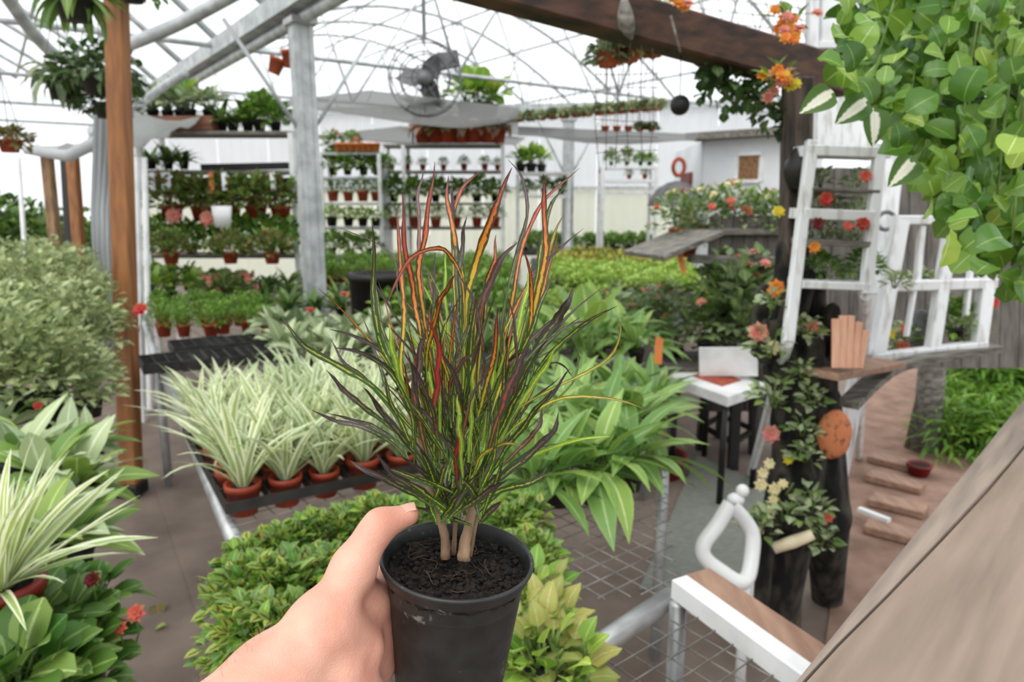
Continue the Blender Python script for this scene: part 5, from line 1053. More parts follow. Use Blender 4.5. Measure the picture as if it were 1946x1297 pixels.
for x, y, k in ((1560, 355, 'tuft'), (1630, 352, 'tuft'), (1560, 400, 'tuft'), (1625, 400, 'tuft'), (1565, 455, 'tuft'), (1630, 455, 'tuft'), (1560, 535, 'mid'), (1605, 535, 'tuft'), (1640, 535, 'mid'), (1585, 400, 'tuft'), (1595, 455, 'tuft'), (1700, 545, 'tuft')):
    inst(k, D(x, y, 2.45), 'small leafy plant sitting on a rung of the white ladder', 'plant', 'little plants on the ladder rungs', .62 if k == 'tuft' else .42)
m = MB(); a, b = D(1692, 285, 3.15), D(1662, 560, 3.15); m.beam(a, b, .12, .03, up=(0, 1, 0), bev=.003); db = m.build('door_board', M['worn_white']); tag(db, 'wide white peeling door board beside the ladder', 'board')
m = MB(); g = b.copy(); m.beam(b, Vector((b.x - .12, b.y, 0)), .08, .03, up=(0, 1, 0)); m.build('lower_board', M['worn_white'], db)
m = MB(); c0 = D(1684, 420, 3.08); P = [c0 + Vector((.038 * math.cos(t * 2 * math.pi / 20), 0, .038 * math.sin(t * 2 * math.pi / 20))) for t in range(21)]; m.tube(P, .009, 8, cap=False); tag(m.build('wire_ring', M['fan_grey']), 'small grey metal ring hanging on the door board', 'ring')
# panel and boxed post above the ladder
m = MB(); m.beam(D(1600, 150, 3.2), D(1590, 300, 3.2), .3, .03, up=(0, 1, 0), bev=.003); tag(m.build('door_panel', M['worn_white']), 'worn white door panel above the ladder', 'panel')
m = MB(); m.beam(D(1579, -60, 2.75), D(1577, 104, 2.75), .115, .115, up=(0, 1, 0), bev=.004); bp_ = m.build('boxed_post', M['white_paint']); tag(bp_, 'white boxed post end above the dark beam', 'post')
m = MB(); m.beam(D(1578, 92, 2.75), D(1578, 106, 2.75), .15, .14, up=(0, 1, 0), bev=.004); m.build('collar', M['white_paint'], bp_)
m = MB(); m.beam(D(1578, 104, 2.76), D(1572, 160, 2.76), .09, .09, up=(0, 1, 0)); m.build('timber_core', M['beam_dark'], bp_)
m = MB(); m.beam(D(1544, -40, 2.7), D(1540, 300, 2.7), .035, .05, up=(0, 1, 0), bev=.003); tag(m.build('white_batten', M['worn_white']), 'thin white batten beside the boxed post', 'batten')
wf = empty('window_frame', Z(1700, 900, 0)); wo = wf.location.copy(); tag(wf, 'white wooden window frame with open panes standing on the grey shelf', 'window frame')
def ww(px, py, d=2.85): return D(px, py, d) - wo
for pts, wd in ((((1712, 415), (1664, 684)), .055), (((1884, 466), (1858, 665)), .05), (((1806, 436), (1770, 672)), .045)): stick('stile', pts, wd, .05, M['worn_white'], wf, ww)
for pts, wd in ((((1700, 418), (1775, 418)), .035), (((1690, 544), (1890, 538)), .04), (((1662, 682), (1872, 658)), .045)): stick('rail', pts, wd, .05, M['worn_white'], wf, ww)
for pts, wd in ((((1752, 430), (1742, 540)), .022), (((1738, 545), (1722, 640)), .014), (((1850, 450), (1835, 600)), .016)): stick('glazing_bar', pts, wd, .03, M['worn_white'], wf, ww)
for x, y, k, s in ((1740, 530, 'tuft', .7), (1760, 530, 'tuft', .6), (1815, 640, 'mid', .7), (1690, 660, 'tuft', 1.0), (1720, 640, 'tuft', .8), (1835, 640, 'tuft', .8)):
    inst(k, D(x, y + 8, 2.95), 'small leafy plant standing in the white window frame', 'plant', 'little plants in the window frame', s)
m = MB(); c0 = D(1747, 625, 3.0); m.lathe([(0.0, -.09), (.05, -.09), (.055, .02), (.04, .07), (.0, .085)], 16); o = m.build('grey_lantern', M['fan_grey']); o.location = c0; tag(o, 'grey domed lantern behind the window panes', 'lantern')
# dark boards behind ladder and window
bkb = empty('board_screen', Z(1640, 860, 0)); tag(bkb, 'grey weathered board screen behind the ladder and window frame', 'screen'); bo = bkb.location.copy()
for i in range(13):
    x = 1530 + i * 36; a, b = D(x, 320, 3.65), D(x - 12, 700, 3.65); m = MB(); m.beam(a - bo, b - bo, .093, .02, up=(0, 1, 0)); m.build('board', M['grey_board'], bkb)
# shelf of driftwood carrying window and slats
m = MB(); m.beam(D(1560, 712, 2.38), D(1690, 690, 2.7), .12, .025, bev=.003); tag(m.build('wood_shelf', M['plank_pink']), 'weathered brown shelf board under the pink slats', 'shelf')
m = MB(); P = spline([D(1612, 770, 2.5), D(1655, 728, 2.65), D(1700, 698, 2.75), D(1780, 678, 2.8), D(1890, 662, 2.85)], 14)
for i in range(13): m.beam(P[i], P[i + 1] + (P[i + 1] - P[i]) * .1, .07, .025)
tag(m.build('bent_board', M['driftwood']), 'grey bent driftwood board curving under the white window', 'board')
sl = empty('slat_fan', D(1610, 700, 2.36)); so2 = sl.location.copy(); tag(sl, 'upright fan of pinkish wooden slats on the brown shelf', 'slats')
for i, (xt, yt) in enumerate(((1588, 606), (1602, 600), (1617, 600), (1632, 612), (1645, 628))):
    m = MB(); m.beam(D(1588 + i * 11, 700, 2.36 + i * .008) - so2, D(xt, yt, 2.36 + i * .008) - so2, .026, .01, up=(0, 1, 0), bev=.002); m.build('slat', M['pink_slat'], sl)
# grey stump, ground planks and grass bank beyond the rail
p = Z(1752, 855, 0); m = MB(); m.tube([p, p + Vector((.01, 0, .35)), p + Vector((.0, 0, .7))], [.1, .085, .08], 12, jit=.08, rng=r7); tag(m.build('grey_stump', M['driftwood']), 'grey weathered stump under the bent board', 'stump')
for k, (x, y) in enumerate(((1700, 880), (1695, 915), (1700, 960), (1690, 1010))):
    a = Z(x - 45, y - 12, .03); b = Z(x + 60, y + 14, .03); m = MB(); m.beam(a, b, .13, .04, bev=.005); tag(m.build('step_plank', M['plank_pink']), 'brown plank step set in the earth path', 'plank', 'plank steps in the earth path')
m = MB(); m.beam(Z(1632, 968, .06), Z(1690, 990, .06), .03, .02); tag(m.build('white_strip', M['white_paint']), 'thin white strip lying across the plank steps', 'strip')
gb = MB(); q_ = [Z(1800, 870, .0), Z(2150, 900, 0), Z(2150, 640, 0), Z(1830, 660, 0)]; gb.add([(p.x, p.y, .02) for p in q_], [(0, 1, 2, 3)])
M['turf'] = pm('turf', hx('7f9a50'), hx('4f6a30'), .9, 12); tag(gb.build('grass_bank', M['turf']), 'grassy bank beyond the board rail', 'grass', kind='structure')
scatter('herb', [Z(1790, 875, 0), Z(2060, 900, 0), Z(2080, 640, 0), Z(1830, 690, 0)], 9, 9, .01, 'bright green grass clump on the bank beyond the rail', 'grass clumps on the bank', 'grass', sc=1.5, zj=.05)
scatter('herb', [Z(1840, 740, .3), Z(2020, 740, .3), Z(2020, 670, .3), Z(1840, 680, .3)], 4, 3, .3, 'tall green grass clump at the back of the bank', 'tall grass clumps on the bank', 'grass', sc=1.8)

# ------------------------------------------------------------------ round leaved foliage hanging in from the upper right
LM['round_deep'] = leafmat('deep_glossy_leaf', hx('4a7026'), hx('7c9f48'), var=0.35, rough=0.3, transl=0.25, midw=0.07)
hf = empty('hanging_vine', D(1800, -80, 1.35)); ho = hf.location.copy(); tag(hf, 'round leaved green vine hanging down at the upper right', 'vine')
var = [leaf(1, r7.uniform(.72, .95), 'obovate' if k % 3 else 'round', r7.uniform(.4, 1.5), r7.uniform(.1, .45), 8, .05, r7).mesh('leaf', LM[('round', 'round', 'round_light', 'round_deep', 'round', 'round_deep')[k % 6]]) for k in range(9)]
def edge_x(y): 
    e = [(-60, 1555), (60, 1590), (130, 1575), (190, 1640), (260, 1690), (330, 1720), (400, 1765), (470, 1815), (520, 1850), (560, 1930), (600, 1990)]
    for (y0, x0), (y1, x1) in zip(e, e[1:]):
        if y0 <= y <= y1: return x0 + (x1 - x0) * (y - y0) / (y1 - y0)
    return 1960
nl = 0
while nl < 230:
    x, y = r7.uniform(1560, 2040), r7.uniform(-60, 555)
    if x < edge_x(y) + 12: continue
    d = r7.uniform(1.05, 1.45); p = D(x, y, d) - ho; dd = Vector((r7.uniform(-1, 1), r7.uniform(-.8, .3), r7.uniform(-.9, .6))); up = Vector((r7.uniform(-.7, .7), -.8, r7.uniform(.1, 1.3)))
    link('leaf', var[r7.randrange(9)], hf, Matrix.Translation(p) @ dirmat(dd, r7.uniform(-.5, .5), up) @ Matrix.Scale(r7.uniform(.034, .058), 4)); nl += 1
wl = leaf(1, .75, 'ovate', .5, .35, 7, .03, r7).mesh('leaf', LM['white_edge'])
for x, y, ax, az in ((1585, 175, -.9, -.45), (1650, 190, -.8, -.5), (1660, 205, .1, -.9), (1740, 300, -.5, -.5)):
    link('white_leaf', wl, hf, Matrix.Translation(D(x, y, 1.15) - ho) @ dirmat(Vector((ax, -.2, az)), 0, Vector((0, -1, .4))) @ Matrix.Scale(.062, 4))
m = MB()
vm = [leaf(1, .9, 'obovate', .5, .25, 3, .04, r7) for _ in range(5)]
k = 0
while k < 1800:
    x, y = r7.uniform(1580, 2120), r7.uniform(-80, 545)
    if x < edge_x(y) + 28: continue
    m.merge(vm[k % 5], Matrix.Translation(D(x, y, r7.uniform(1.45, 2.0)) - ho) @ dirmat(Vector((r7.uniform(-1, 1), r7.uniform(-1, .3), r7.uniform(-1, .5))), r7.uniform(-.6, .6), Vector((0, -.7, .7))) @ Matrix.Scale(r7.uniform(.04, .075), 4)); k += 1
m.build('inner_foliage', LM['round'], hf)['kind'] = 'stuff'
m = MB()
for i in range(26):
    x = r7.uniform(1620, 2000); y1 = r7.uniform(100, 480); d = r7.uniform(1.2, 1.6)
    if x < edge_x(y1): continue
    m.tube(spline([D(x + 60, -80, d) - ho, D(x + 25, y1 * .4, d) - ho, D(x, y1, d) - ho], 8), .0025, 5)
m.build('stem', M['stem_green'], hf)
# orange flower sprays by the beam
for cx, cy, n_, sp, lb in ((1295, 10, 7, 16, 'small orange flower spray on top of the beam'), (1500, 48, 18, 32, 'large orange flower spray left of the boxed post'), (1478, 155, 18, 30, 'orange and yellow flower spray hanging before the dark post')):
    root = empty('flower_spray', D(cx, cy, 2.2)); ro = root.location.copy(); tag(root, lb, 'flowers'); m = MB()
    for i in range(n_):
        p = D(cx + r7.gauss(0, sp * .6), cy + r7.gauss(0, sp * .5), 2.2 + r7.uniform(-.05, .05)) - ro
        link('bloom', flower_mesh(r7.choice(['orange', 'orange', 'yellow' if cy > 100 else 'orange', 'pink']), .022), root, Matrix.Translation(p) @ Matrix.Rotation(R(r7.uniform(30, 100)), 4, 'X')); m.tube([p, p * .5 + Vector((0, .02, .02)), Vector((0, .05, .05))], .0015, 4)
    m.build('stalk', M['stem_green'], root)
    lv = bushmb(14, .05, .05, .05, .02, 'lance', cx); lv.build('foliage', LM['mid'], root)['kind'] = 'stuff'
# dark vine hung under the beam
hv2 = empty('hanging_climber', D(1400, 190, 2.6)); tag(hv2, 'dark green climber trailing under the beam before the shed', 'climber'); h2 = hv2.location.copy(); m = MB()
for i in range(330):
    t = r7.random(); x = 1330 + 190 * t; y = 130 + 95 * t + r7.gauss(0, 26); p = D(x, y, 2.6 + r7.uniform(-.12, .12)) - h2
    m.merge(vm[i % 5], Matrix.Translation(p) @ dirmat(Vector((r7.uniform(-1, 1), r7.uniform(-1, 1), r7.uniform(-1, .4)))) @ Matrix.Scale(r7.uniform(.025, .055), 4))
m.build('foliage', LM['dark'], hv2)['kind'] = 'stuff'; m = MB(); m.tube(spline([D(1320, 120, 2.6) - h2, D(1420, 180, 2.6) - h2, D(1510, 225, 2.6) - h2], 10), .006, 6); m.build('stem', M['twig'], hv2)

# ------------------------------------------------------------------ background shelving
def shelf_unit(x0, x1, d, levels, label, depth=.45, th=.03, mat='galv_white', ups=None, upw=.045, y_top=None):
    a, b = D(x0, levels[0], d), D(x1, levels[0], d); root = empty('plant_shelf', (a.x, a.y, 0)); tag(root, label, 'shelf'); o = root.location.copy(); zs = []
    for y in levels:
        z = D((x0 + x1) / 2, y, d).z; p, q = Vector((a.x, a.y + depth / 2, z)), Vector((b.x, b.y + depth / 2, z)); m = MB(); m.beam(p - o, q - o, depth, th); m.build('shelf_board', M[mat], root); zs.append(z)
    top = zs[0] if y_top is None else D(x0, y_top, d).z
    for x in (ups or (x0, x1)):
        p = D(x, levels[0], d)
        for dy in (0, depth): m = MB(); m.beam(Vector((p.x, p.y + dy, 0)) - o, Vector((p.x, p.y + dy, top)) - o, upw, upw, up=(0, 1, 0)); m.build('upright', M['white_paint'], root)
    return root, zs
def on(kind, xs, y, d, label, group, sc=1.0, dep=.2, cat='plant'):
    for i_, x in enumerate(xs):
        lab = label % ORD[i_] if '%s' in label else label
        p = D(x, y, d); p.y += dep + rnd.uniform(-.04, .04); p.z += .018; inst(kind, p, lab, cat, group, sc)
sh_, _z = shelf_unit(258, 552, 6.6, (252, 326, 432, 492), 'tall plant shelf between the brown post and the steel column', ups=(262, 552), mat='driftwood')
# planter box of planks
pbx = empty('planter_box', D(255, 250, 6.6) + Vector((0, .05, .015))); tag(pbx, 'long brown plank planter box on the top shelf', 'planter'); L_ = (D(400, 250, 6.6) - D(255, 250, 6.6)).length
for y in (0, .26): m = MB(); m.box((L_ / 2, y, .065), (L_, .02, .13), None, .003); m.build('plank', M['wood_box'], pbx)
for x in (0, L_): m = MB(); m.box((x, .13, .065), (.02, .26, .13), None, .003); m.build('end_board', M['wood_box'], pbx)
m = MB(); m.box((L_ / 2, .13, .1), (L_ - .03, .24, .02)); m.build('soil', M['soil'], pbx)
on('pale', (275, 300, 325, 350, 380), 228, 6.6, 'silver green plant in the plank planter box, %s from the brown post', 'plants in the planter box', 1.3, .18)
on('bigleaf', (340,), 232, 6.6, 'bright green large leaved plant in the plank planter box', None, .9, .2)
on('dark', (405, 430, 455), 250, 6.6, 'dark green plant on the top shelf, %s beside the planter box', 'dark plants on the top shelf', 1.2)
on('mid', (480, 510), 250, 6.6, 'leafy green plant at the right end of the top shelf', 'leafy plants at the right end of the top shelf', 1.3)
on('herb', (490, 500), 215, 6.6, 'upright light green grass clump at the end of the top shelf', 'grass clumps on the top shelf', .8)
on('dark', (268, 300, 330), 324, 6.6, 'dark leafy plant on the second shelf, %s from the brown post', 'dark plants on the second shelf', 1.1)
m = MB(); a, b = D(268, 352, 6.6), D(545, 352, 6.6); m.beam(a + Vector((0, .3, 0)), b + Vector((0, .3, 0)), .1, .15, bev=.005); tag(m.build('black_trough', M['black_paint']), 'long black trough under the second shelf', 'trough')
m = MB(); a, b = D(360, 316, 6.6), D(540, 312, 6.6); m.beam(a + Vector((0, .3, 0)), b + Vector((0, .3, 0)), .12, .06, bev=.005); tag(m.build('black_trough', M['black_paint']), 'low black trough standing on the second shelf', 'trough')
for x in (288, 310, 318, 400, 425, 517):
    m = MB(); m.beam(D(x, 328, 6.5), D(x + 3, 362, 6.5), .045, .004, up=(0, 1, 0)); tag(m.build('price_tag', M['tag_orange' if x == 400 else 'tag_white']), 'orange tag hanging from the second shelf' if x == 400 else 'white tag hanging from the edge of the second shelf', 'tag', None if x == 400 else 'white tags on the second shelf')
on('redgreen', (310, 365, 420, 475, 520), 425, 6.5, 'bronze green shrub on the third shelf, %s from the brown post', 'bronze shrubs on the third shelf', 1.45)
on('mid', (300, 350, 400, 450, 500, 530), 490, 6.5, 'leafy plant on the lowest shelf, %s from the brown post', 'leafy plants on the lowest shelf', 1.35)
on('redgreen', (330, 440, 520), 505, 6.0, 'bronze green shrub before the lowest shelf', 'bronze shrubs before the lowest shelf', 1.0, 0)
for x, y, c_, lb in ((330, 410, 'pink', 'peach bloom among the bronze shrubs, by the brown post'), (395, 415, 'pink', 'peach bloom in the middle of the bronze shrubs')):
    o = link('shrub_bloom', flower_mesh(c_, .09)); o.location = D(x, y, 6.48); o.rotation_euler = (R(70), 0, 0); tag(o, lb, 'flower')
m = MB(); m.lathe([(0, 0), (.05, 0), (.065, .14), (.06, .14), (.0, .12)], 14); o = m.build('white_pot', M['white_plastic']); o.location = D(424, 432, 6.2); o.scale = (1.3,) * 3; tag(o, 'small white pot between the bronze shrubs', 'pot')
# shelf B right of column
sh_, _z = shelf_unit(606, 722, 8.8, (292, 338, 388, 436, 492), 'five tier plant shelf right of the steel column', ups=(608, 720))
LB_, GBk = 'small green plant on the five tier shelf', 'plants on the five tier shelf'
on('pinkbeg', (625, 665), 290, 8.8, 'begonia on the top tier of the five tier shelf', 'begonias on the top tier', 1.1)
for x in range(640, 716, 12):
    o = link('clay_pot', potmesh(.055, .1, M['tag_orange'])); o.location = D(x, 290, 8.7) + Vector((0, .1, .02)); tag(o, 'empty light orange pot on the top tier of the five tier shelf', 'pot', 'light orange pots on the top tier')
on('mid', (625, 655, 685, 710), 335, 8.8, 'leafy plant on the second tier of the five tier shelf, %s from the column', GBk, 1.2); on('carpet', (625, 655, 685, 710), 386, 8.8, 'small leaved plant on the third tier of the five tier shelf, %s from the column', GBk, 1.5); on('lime', (625, 655, 685, 710), 434, 8.8, 'lime plant on the fourth tier of the five tier shelf, %s from the column', GBk, 1.5); on('mid', (625, 660, 695), 490, 8.8, 'leafy plant on the lowest tier of the five tier shelf, %s from the column', GBk, 1.2)
# shelf C
shelf_unit(724, 958, 9.2, (276, 326, 388, 436), 'long plant shelf behind the croton tips', ups=(726, 766, 955), mat='net')
on('pinkcal', (800, 825, 850, 875, 900, 925, 945), 272, 9.0, 'pink leaved begonia on top of the long shelf, %s from the five tier shelf', 'pink leaved begonias on the long shelf', 1.7)
on('cabbage', (885, 905, 930), 222, 9.0, 'bright lime leafy plant above the pink leaved begonias', 'lime plants above the pink leaved begonias', 1.7)
on('pale', (790, 815), 235, 9.1, 'grey leaved plant beside the wall fan', 'grey leaved plants beside the fan', 1.5)
m = MB(); m.beam(D(780, 240, 9.4), D(950, 240, 9.4), .3, .03); root = m.build('high_shelf', M['net']); tag(root, 'short high shelf above the pink leaved begonias', 'shelf')
m = MB()
for x in (785, 945): m.beam(D(x, 240, 9.4), D(x, 276, 9.4), .03, .03, up=(0, 1, 0))
m.build('bracket', M['galv_white'], root)
on('carpet', (740, 770, 800, 840, 880, 920, 945), 325, 9.2, 'low plant on the second board of the long shelf, %s from the five tier shelf', 'low plants on the long shelf', .9)
on('mid', (745, 785, 825, 865, 905, 940), 387, 9.2, 'leafy plant on the third board of the long shelf, %s from the five tier shelf', 'leafy plants on the long shelf', 1.3)
on('carpet', (745, 785, 825, 865, 905, 940), 435, 9.2, 'bright plant on the lowest board of the long shelf, %s from the five tier shelf', 'bright plants on the long shelf', 1.5)
# shelf D, E far
shelf_unit(984, 1082, 9.6, (330, 374), 'far white shelf left of the forked column', th=.04, mat='white_paint')
on('cabbage', (990, 1010, 1030), 328, 9.6, 'bright green plant on the far white shelf', 'bright plants on the far white shelf', 1.1); on('mid', (1000, 1035, 1068), 372, 9.6, 'low green plant on the lower board of the far white shelf', 'low plants on the far white shelf', .9)
shelf_unit(1146, 1248, 10.2, (318, 344, 366), 'far white rack between forked column and shed', th=.04, mat='white_paint')
on('greybush', (1165, 1195), 316, 10.2, 'grey green plant on the far white rack', 'grey plants on the far rack', .7); on('mid', (1222, 1240), 316, 10.2, 'bright leafy plant on the far white rack', 'leafy plants on the far rack', .8); on('carpet', (1200, 1230), 342, 10.2, 'small plant on the middle board of the far rack', 'small plants on the far rack', .8)
# far benches
def long_bench(pts, z, label):
    c = ccw([Vector((p.x, p.y, 0)) for p in pts]); root = empty('flat_bench', (c[0].x, c[0].y, 0)); tag(root, label, 'bench'); o = c[0]
    slab([p - o for p in c], z, .05).build('bench_top', M['tray'], root)
    for p in c: m = MB(); m.tube([p - o, p - o + Vector((0, 0, z - .04))], .025, 8); m.build('leg', M['galv'], root)
long_bench(quadz(.8, (600, 550), (990, 550), (970, 508), (610, 508)), .8, 'dark flat bench behind the croton leaves')
long_bench(quadz(.8, (1000, 560), (1370, 585), (1290, 500), (1010, 490)), .8, 'dark flat bench of lime seedlings right of the croton')
long_bench(quadz(.8, (985, 480), (1250, 480), (1240, 468), (985, 468)), .8, 'far flat bench in front of the ribbed wall')
scatter('carpet', quadz(.81, (612, 548), (985, 548), (968, 511), (615, 511)), 11, 4, .81, 'bright green bedding plant on the bench behind the croton', 'bedding plants behind the croton leaves', sc=1.2)
scatter('lime', quadz(.81, (1060, 555), (1370, 582), (1310, 530), (1040, 520)), 11, 5, .81, 'lime green seedling on the bench right of the croton', 'lime seedlings on the flat bench', sc=1.15)
scatter('yellow', quadz(.81, (1040, 515), (1310, 525), (1285, 500), (1020, 492)), 11, 3, .81, 'yellow flecked seedling at the back of the lime bench', 'yellow flecked seedlings', sc=1.2)
scatter('mid', quadz(.81, (990, 479), (1245, 479), (1235, 469), (985, 469)), 9, 2, .81, 'green plant on the far bench before the ribbed wall', 'green plants on the far bench', sc=1.1)
# tray edge of the lime bench
m = MB(); m.beam(Z(1205, 545, .88), Z(1345, 576, .88), .03, .1); tag(m.build('bench_board', M['driftwood']), 'dark grey edge board at the right of the lime seedlings', 'board')
# bushes between lime bench and trunk
for x, y, d, s in ((1400, 600, 4.3, 1.15), (1375, 560, 4.5, 1.1), (1435, 560, 4.4, 1.1), (1340, 630, 4.3, 1.0), (1290, 640, 4.4, .9), (1420, 635, 4.2, 1.0)):
    p = D(x, y, d); p.z -= .14; inst('greybush', p, 'tall grey green begonia left of the bark trunk', 'begonia', 'tall begonias left of the bark trunk', s)
bs2 = empty('plant_stand', (D(1370, 660, 4.35).x, D(1370, 660, 4.35).y, 0)); tag(bs2, 'dark wooden stand carrying the tall begonias', 'stand'); m = MB(); zt = D(1370, 640, 4.35).z - .16; m.box((0, 0, zt), (.75, .5, .04), None, .004); m.build('top', M['grey_board'], bs2)
for sx in (-.33, .33):
    for sy in (-.2, .2): m = MB(); m.box((sx, sy, zt / 2), (.04, .04, zt)); m.build('leg', M['grey_board'], bs2)
# grey hutch with flowering shrubs
hu = empty('grey_hutch', (D(1380, 480, 4.6).x, D(1380, 480, 4.6).y, 0)); tag(hu, 'grey weathered wooden hutch with flowering shrubs on top', 'hutch'); ho3 = hu.location.copy()
zt, zb = D(1380, 440, 4.6).z, D(1380, 500, 4.6).z; x0, x1 = D(1345, 460, 4.6).x - ho3.x, D(1478, 460, 4.6).x - ho3.x
n_ = 6
for i in range(n_): m = MB(); xa = x0 + (x1 - x0) * i / n_; m.box((xa + (x1 - x0) / n_ / 2, 0, (zt + .1) / 2 + .1), ((x1 - x0) / n_ - .006, .03, zt - .1), None, .003); m.build('board', M['grey_board'], hu)
m = MB(); m.box(((x0 + x1) / 2, .2, zt), (x1 - x0 + .1, .5, .04), None, .004); m.build('top', M['driftwood'], hu)
m = MB(); m.beam(D(1310, 492, 4.4) - ho3, D(1475, 496, 4.4) - ho3, .12, .045); m.build('ledge', M['driftwood'], hu)
m = MB(); m.beam(D(1222, 486, 4.4) - ho3, D(1330, 440, 4.5) - ho3, .5, .03, bev=.003); m.build('lean_roof', M['driftwood'], hu)
for x, y, s in ((1290, 430, .85), (1335, 425, .9), (1385, 425, .95), (1435, 425, .9), (1465, 430, .8), (1310, 460, .7)):
    p = D(x, y, 4.7); p.z -= .1; inst('rosebush', p, 'pale leaved shrub with coral and cream blooms on the grey hutch', 'shrub', 'flowering shrubs on the hutch', s)
m = MB(); m.beam(D(1290, 472, 4.3), D(1300, 520, 4.3), .03, .004, up=(0, 1, 0)); tag(m.build('hanging_tag', M['tag_orange']), 'orange tag hanging from the lean-to roof of the hutch', 'tag')
# black bin and dark box behind croton
m = MB(); m.lathe([(0, 0), (.16, 0), (.19, .9), (.2, .9), (.2, .95), (.17, .95), (.16, .85), (0, .85)], 20); o = m.build('black_bin', M['black_paint']); o.location = (D(715, 520, 5.0).x, D(715, 520, 5.0).y, 0.15); tag(o, 'tall black bin partly hidden behind the croton', 'bin')

# ------------------------------------------------------------------ circulation fan, hanging baskets and pots
fan = empty('circulation_fan', D(808, 150, 7.2), 0, 1.25); tag(fan, 'grey circulation fan with motor hung above the long shelf', 'fan')
m = MB()
for rr_ in (.29, .2, .1):
    for y in (-.06, .06): m.tube([(rr_ * math.cos(t * math.pi / 14), y, rr_ * math.sin(t * math.pi / 14)) for t in range(29)], .006, 5, cap=False)
for i in range(12): a = i * math.pi / 6; m.tube([(.05 * math.cos(a), -.07, .05 * math.sin(a)), (.29 * math.cos(a), -.06, .29 * math.sin(a)), (.29 * math.cos(a), .06, .29 * math.sin(a))], .004, 5)
m.build('cage', M['fan_grey'], fan)
for i in range(3): lf = leaf(.25, .17, 'ovate', .2, .2, 5).build('blade', M['fan_grey'], fan); a = i * 2.094 + .6; lf.matrix_local = Matrix.Rotation(a, 4, 'Y') @ Matrix.Rotation(R(90), 4, 'X') @ Matrix.Rotation(R(25), 4, 'Y')
m = MB(); m.lathe([(0, -.09), (.06, -.08), (.065, .1), (.0, .12)], 14); mo = m.build('motor', M['fan_grey'], fan); mo.rotation_euler = (R(-90), 0, 0)
m = MB(); m.beam((0, 0, .3), (0, 0, 1.0), .03, .03, up=(0, 1, 0)); m.build('hanger', M['fan_grey'], fan)
m = MB(); m.box((.2, -.02, .14), (.16, .05, .13), Matrix.Rotation(R(-12), 3, 'Y'), .006); m.build('control_box', M['fan_grey'], fan)
def basket(px, py, d, r_, kind, label, group=None, top=None, potm='black_plastic', cat='hanging basket', s=1.0, col='mid'):
    root = empty('hanging_basket', D(px, py, d)); tag(root, label, cat, group)
    link('pot', potmesh(r_ * .75, r_ * .9, M[potm]), root); seed_ = int(px * 7 + py)
    if kind == 'fern':
        rg2 = random.Random(seed_); var = [leaf(1, .22, 'lance', rg2.uniform(1.0, 2.0), .25, 6, .03, rg2).mesh('leaf', LM[col]) for _ in range(3)]
        for i in range(52):
            az = i * 2.4; e = R(rg2.uniform(-10, 70)); link('leaf', var[i % 3], root, Matrix.Translation((0, 0, r_)) @ dirmat(Vector((math.cos(az) * math.cos(e), math.sin(az) * math.cos(e), math.sin(e)))) @ Matrix.Scale(rg2.uniform(1.7, 3.0) * r_ * s, 4))
    elif kind: bushmb(230, r_ * 1.8 * s, r_ * 1.6 * s, r_ * .6, r_ * .36, 'ovate', seed_, r_ * .4, droop=.5).build('foliage', LM[col], root)['kind'] = 'stuff'
    m = MB(); top = top or 1.0
    for i in range(3): a = i * 2.1; m.tube([(r_ * .95 * math.cos(a), r_ * .95 * math.sin(a), r_), (0, 0, r_ + .4), (0, 0, r_ + .4 + top)], .003, 4)
    m.build('hanger', M['wire'], root)
basket(145, 40, 3.2, .11, 'fern', 'hanging fern left of the brown post near the roof', col='mid', s=.85)
basket(255, 5, 3.6, .08, 'bush', 'small hanging basket right behind the top of the brown post', col='carpet')
basket(125, 190, 4.3, .13, 'fern', 'hanging basket of grey green leaves above the plastic awning', col='greyleaf', s=.8)
basket(190, 180, 4.1, .13, 'bush', 'dense dark hanging basket touching the brown post', col='dark', s=1.1)
basket(205, 225, 4.3, .1, 'bush', 'lower dark hanging basket behind the brown post', col='dark')
basket(20, 290, 4.6, .09, 'bush', 'hanging basket of bronze leaves at the open side', col='redgreen', potm='terracotta', s=.9)
for x, y, t, lb in ((520, 140, 20, 'tilted red clay pot hung from the column brace'), (551, 128, 0, 'upright red clay pot hung beside the steel column')):
    root = empty('hanging_pot', D(x, y, 5.4)); root.rotation_euler = (0, R(t), 0); tag(root, lb, 'pot'); link('pot', potmesh(.06, .12, M['clay']), root); m = MB(); m.tube([(0, 0, .12), (0, 0, .5)], .003, 4); m.build('hanger', M['wire'], root)
for x, y, k, c_, lb in ((1155, 128, 'bush', 'greyleaf', 'brown clay basket of grey leaves hung under the beam'), (1195, 118, 'bush', 'redgreen', 'brown clay basket of bronze leaves next under the beam'), (1240, 108, 'bush', 'dark', 'brown clay basket of dark leaves nearest the shed under the beam')):
    basket(x, y, 3.0, .07, k, lb, col=c_, potm='clay', top=.1, s=.7)
for i in range(13):
    x = 985 + i * 22; basket(x, 232 - i * 1.8, 9.0 - i * .12, .09, 'bush', 'small hanging basket in the far row before the ribbed wall', 'far row of hanging baskets', col='greyleaf' if i % 2 else 'pale', potm='clay', top=.9, s=.55)
for i in range(5):
    basket(1150 + i * 22, 250, 8.5, .07, 'bush' if i > 2 else None, 'terracotta basket hung low before the far white rack', 'terracotta baskets by the far rack', col='dark', potm='clay', top=.9, s=.7)
m = MB(); m.ball(D(1292, 200, 2.55), .036, n=12, m=8); m.tube([D(1292, 200, 2.55), D(1294, 100, 2.45)], .002, 4); tag(m.build('black_ball', M['black_paint']), 'small black ball float hanging before the shed roof', 'ball'); 
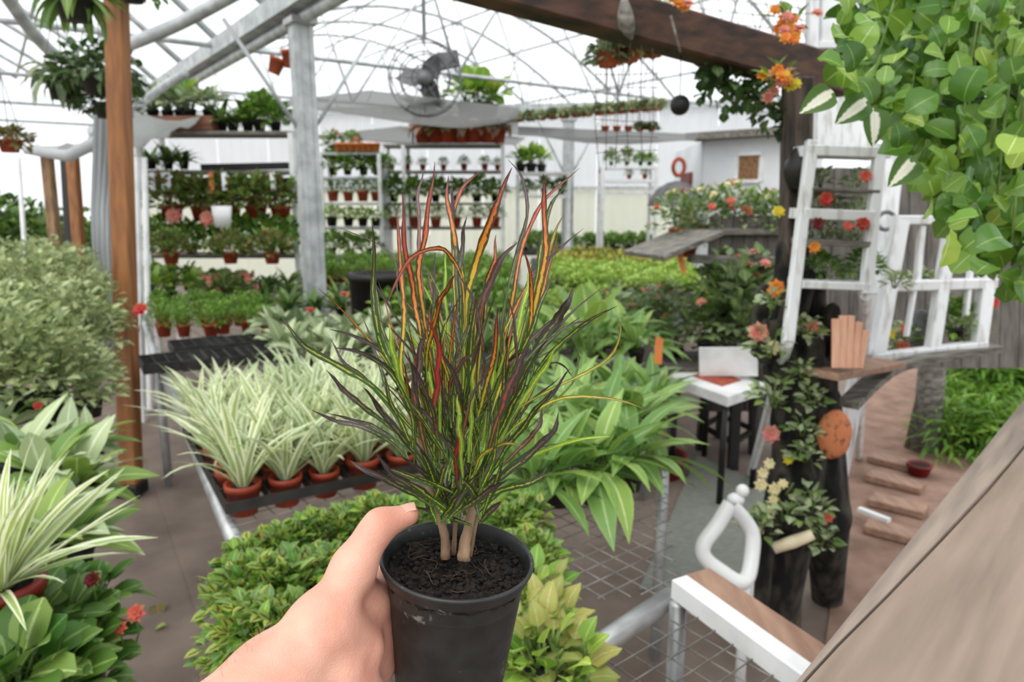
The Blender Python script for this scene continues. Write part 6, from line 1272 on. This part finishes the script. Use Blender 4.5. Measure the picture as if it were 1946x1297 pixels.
m = MB(); P = [D(1290, 318, 8.8) + Vector((.07 * math.cos(t * math.pi / 10), 0, .1 * math.sin(t * math.pi / 10))) for t in range(21)]; m.tube(P, .025, 6, cap=False); tag(m.build('red_wreath', M['terracotta']), 'reddish oval wreath on the wall left of the dark red door', 'wreath')
m = MB(); m.ball((0, 0, 0), .05, .05, .075, 10, 8, .15, r7); m.merge(leaf(.1, .05, 'lance', .8, .3, 4), dirmat(Vector((.3, -.2, -.9)))); o = m.build('bird_ornament', M['black_paint']); o.location = D(1520, 325, 2.44); tag(o, 'black bird shaped ornament on the dark post', 'ornament')
# fine wire trellis under the beam
m = MB()
for i in range(6): x = 1135 + i * 21; m.tube([D(x, 62 + i * 6, 2.32), D(x + r7.uniform(-8, 8), 230, 2.32), D(x + r7.uniform(-8, 8), 330 - i * 6, 2.32)], .0014, 4)
for i in range(6): y = 140 + i * 30; m.tube([D(1132, y + r7.uniform(-5, 5), 2.32), D(1190, y + r7.uniform(-5, 5), 2.32), D(1250, y + r7.uniform(-5, 5), 2.32)], .0014, 4)
tag(m.build('wire_trellis', M['twig']), 'fine dark wire trellis hanging under the beam', 'trellis')
# twigs along the beam
for k, (pts, lb) in enumerate((([(1275, 30, 2.2), (1285, 70, 2.2), (1293, 100, 2.25)], 'thin bare twig hanging across the beam'), ([(1185, -10, 2.15), (1190, 40, 2.15), (1200, 75, 2.2)], 'dry pale pod hanging from the beam'))):
    m = MB(); m.tube(spline([D(*p) for p in pts], 10), .004 if k == 0 else [.004 + .022 * math.sin(math.pi * i / 9) for i in range(10)], 7); tag(m.build('dry_twig' if k == 0 else 'seed_pod', M['driftwood']), lb, 'twig' if k == 0 else 'pod')
# chains of a second wire lattice above the beam
m = MB()
for i in range(8): m.tube([D(1300 + 30 * i, -20, 3.6), D(1330 + 30 * i, 120, 3.6)], .003, 4)
for i in range(6): m.tube([D(1290, -10 + 22 * i, 3.6), D(1560, 20 + 22 * i, 3.6)], .003, 4)
tag(m.build('wire_lattice', M['wire']), 'pale wire lattice seen above the heavy beam', 'lattice')

# ------------------------------------------------------------------ greenery outside the open left side
m = MB(); m.add([(-60, 5, -.02), (-7.5, 5, -.02), (-14, 60, -.02), (-60, 60, -.02)], [(0, 1, 2, 3)]); tag(m.build('grass_field', M['turf']), 'green field outside the open greenhouse side', 'grass', kind='structure')
proto('tree', *[lambda s=s: bush('garden_tree', ['mid', 'dark'], 900, 1.0, 1.5, .17, .12, seed=s, z0=.2, stems=6) for s in (301, 302)])
for x, d, s in ((20, 11, .95), (85, 12, .9), (-60, 10.5, 1.0), (150, 13, .9)):
    p = D(x, 430, d); inst('tree', Vector((p.x, p.y, .0)), 'rounded green garden tree outside the open side', 'tree', 'trees outside the open side', s)
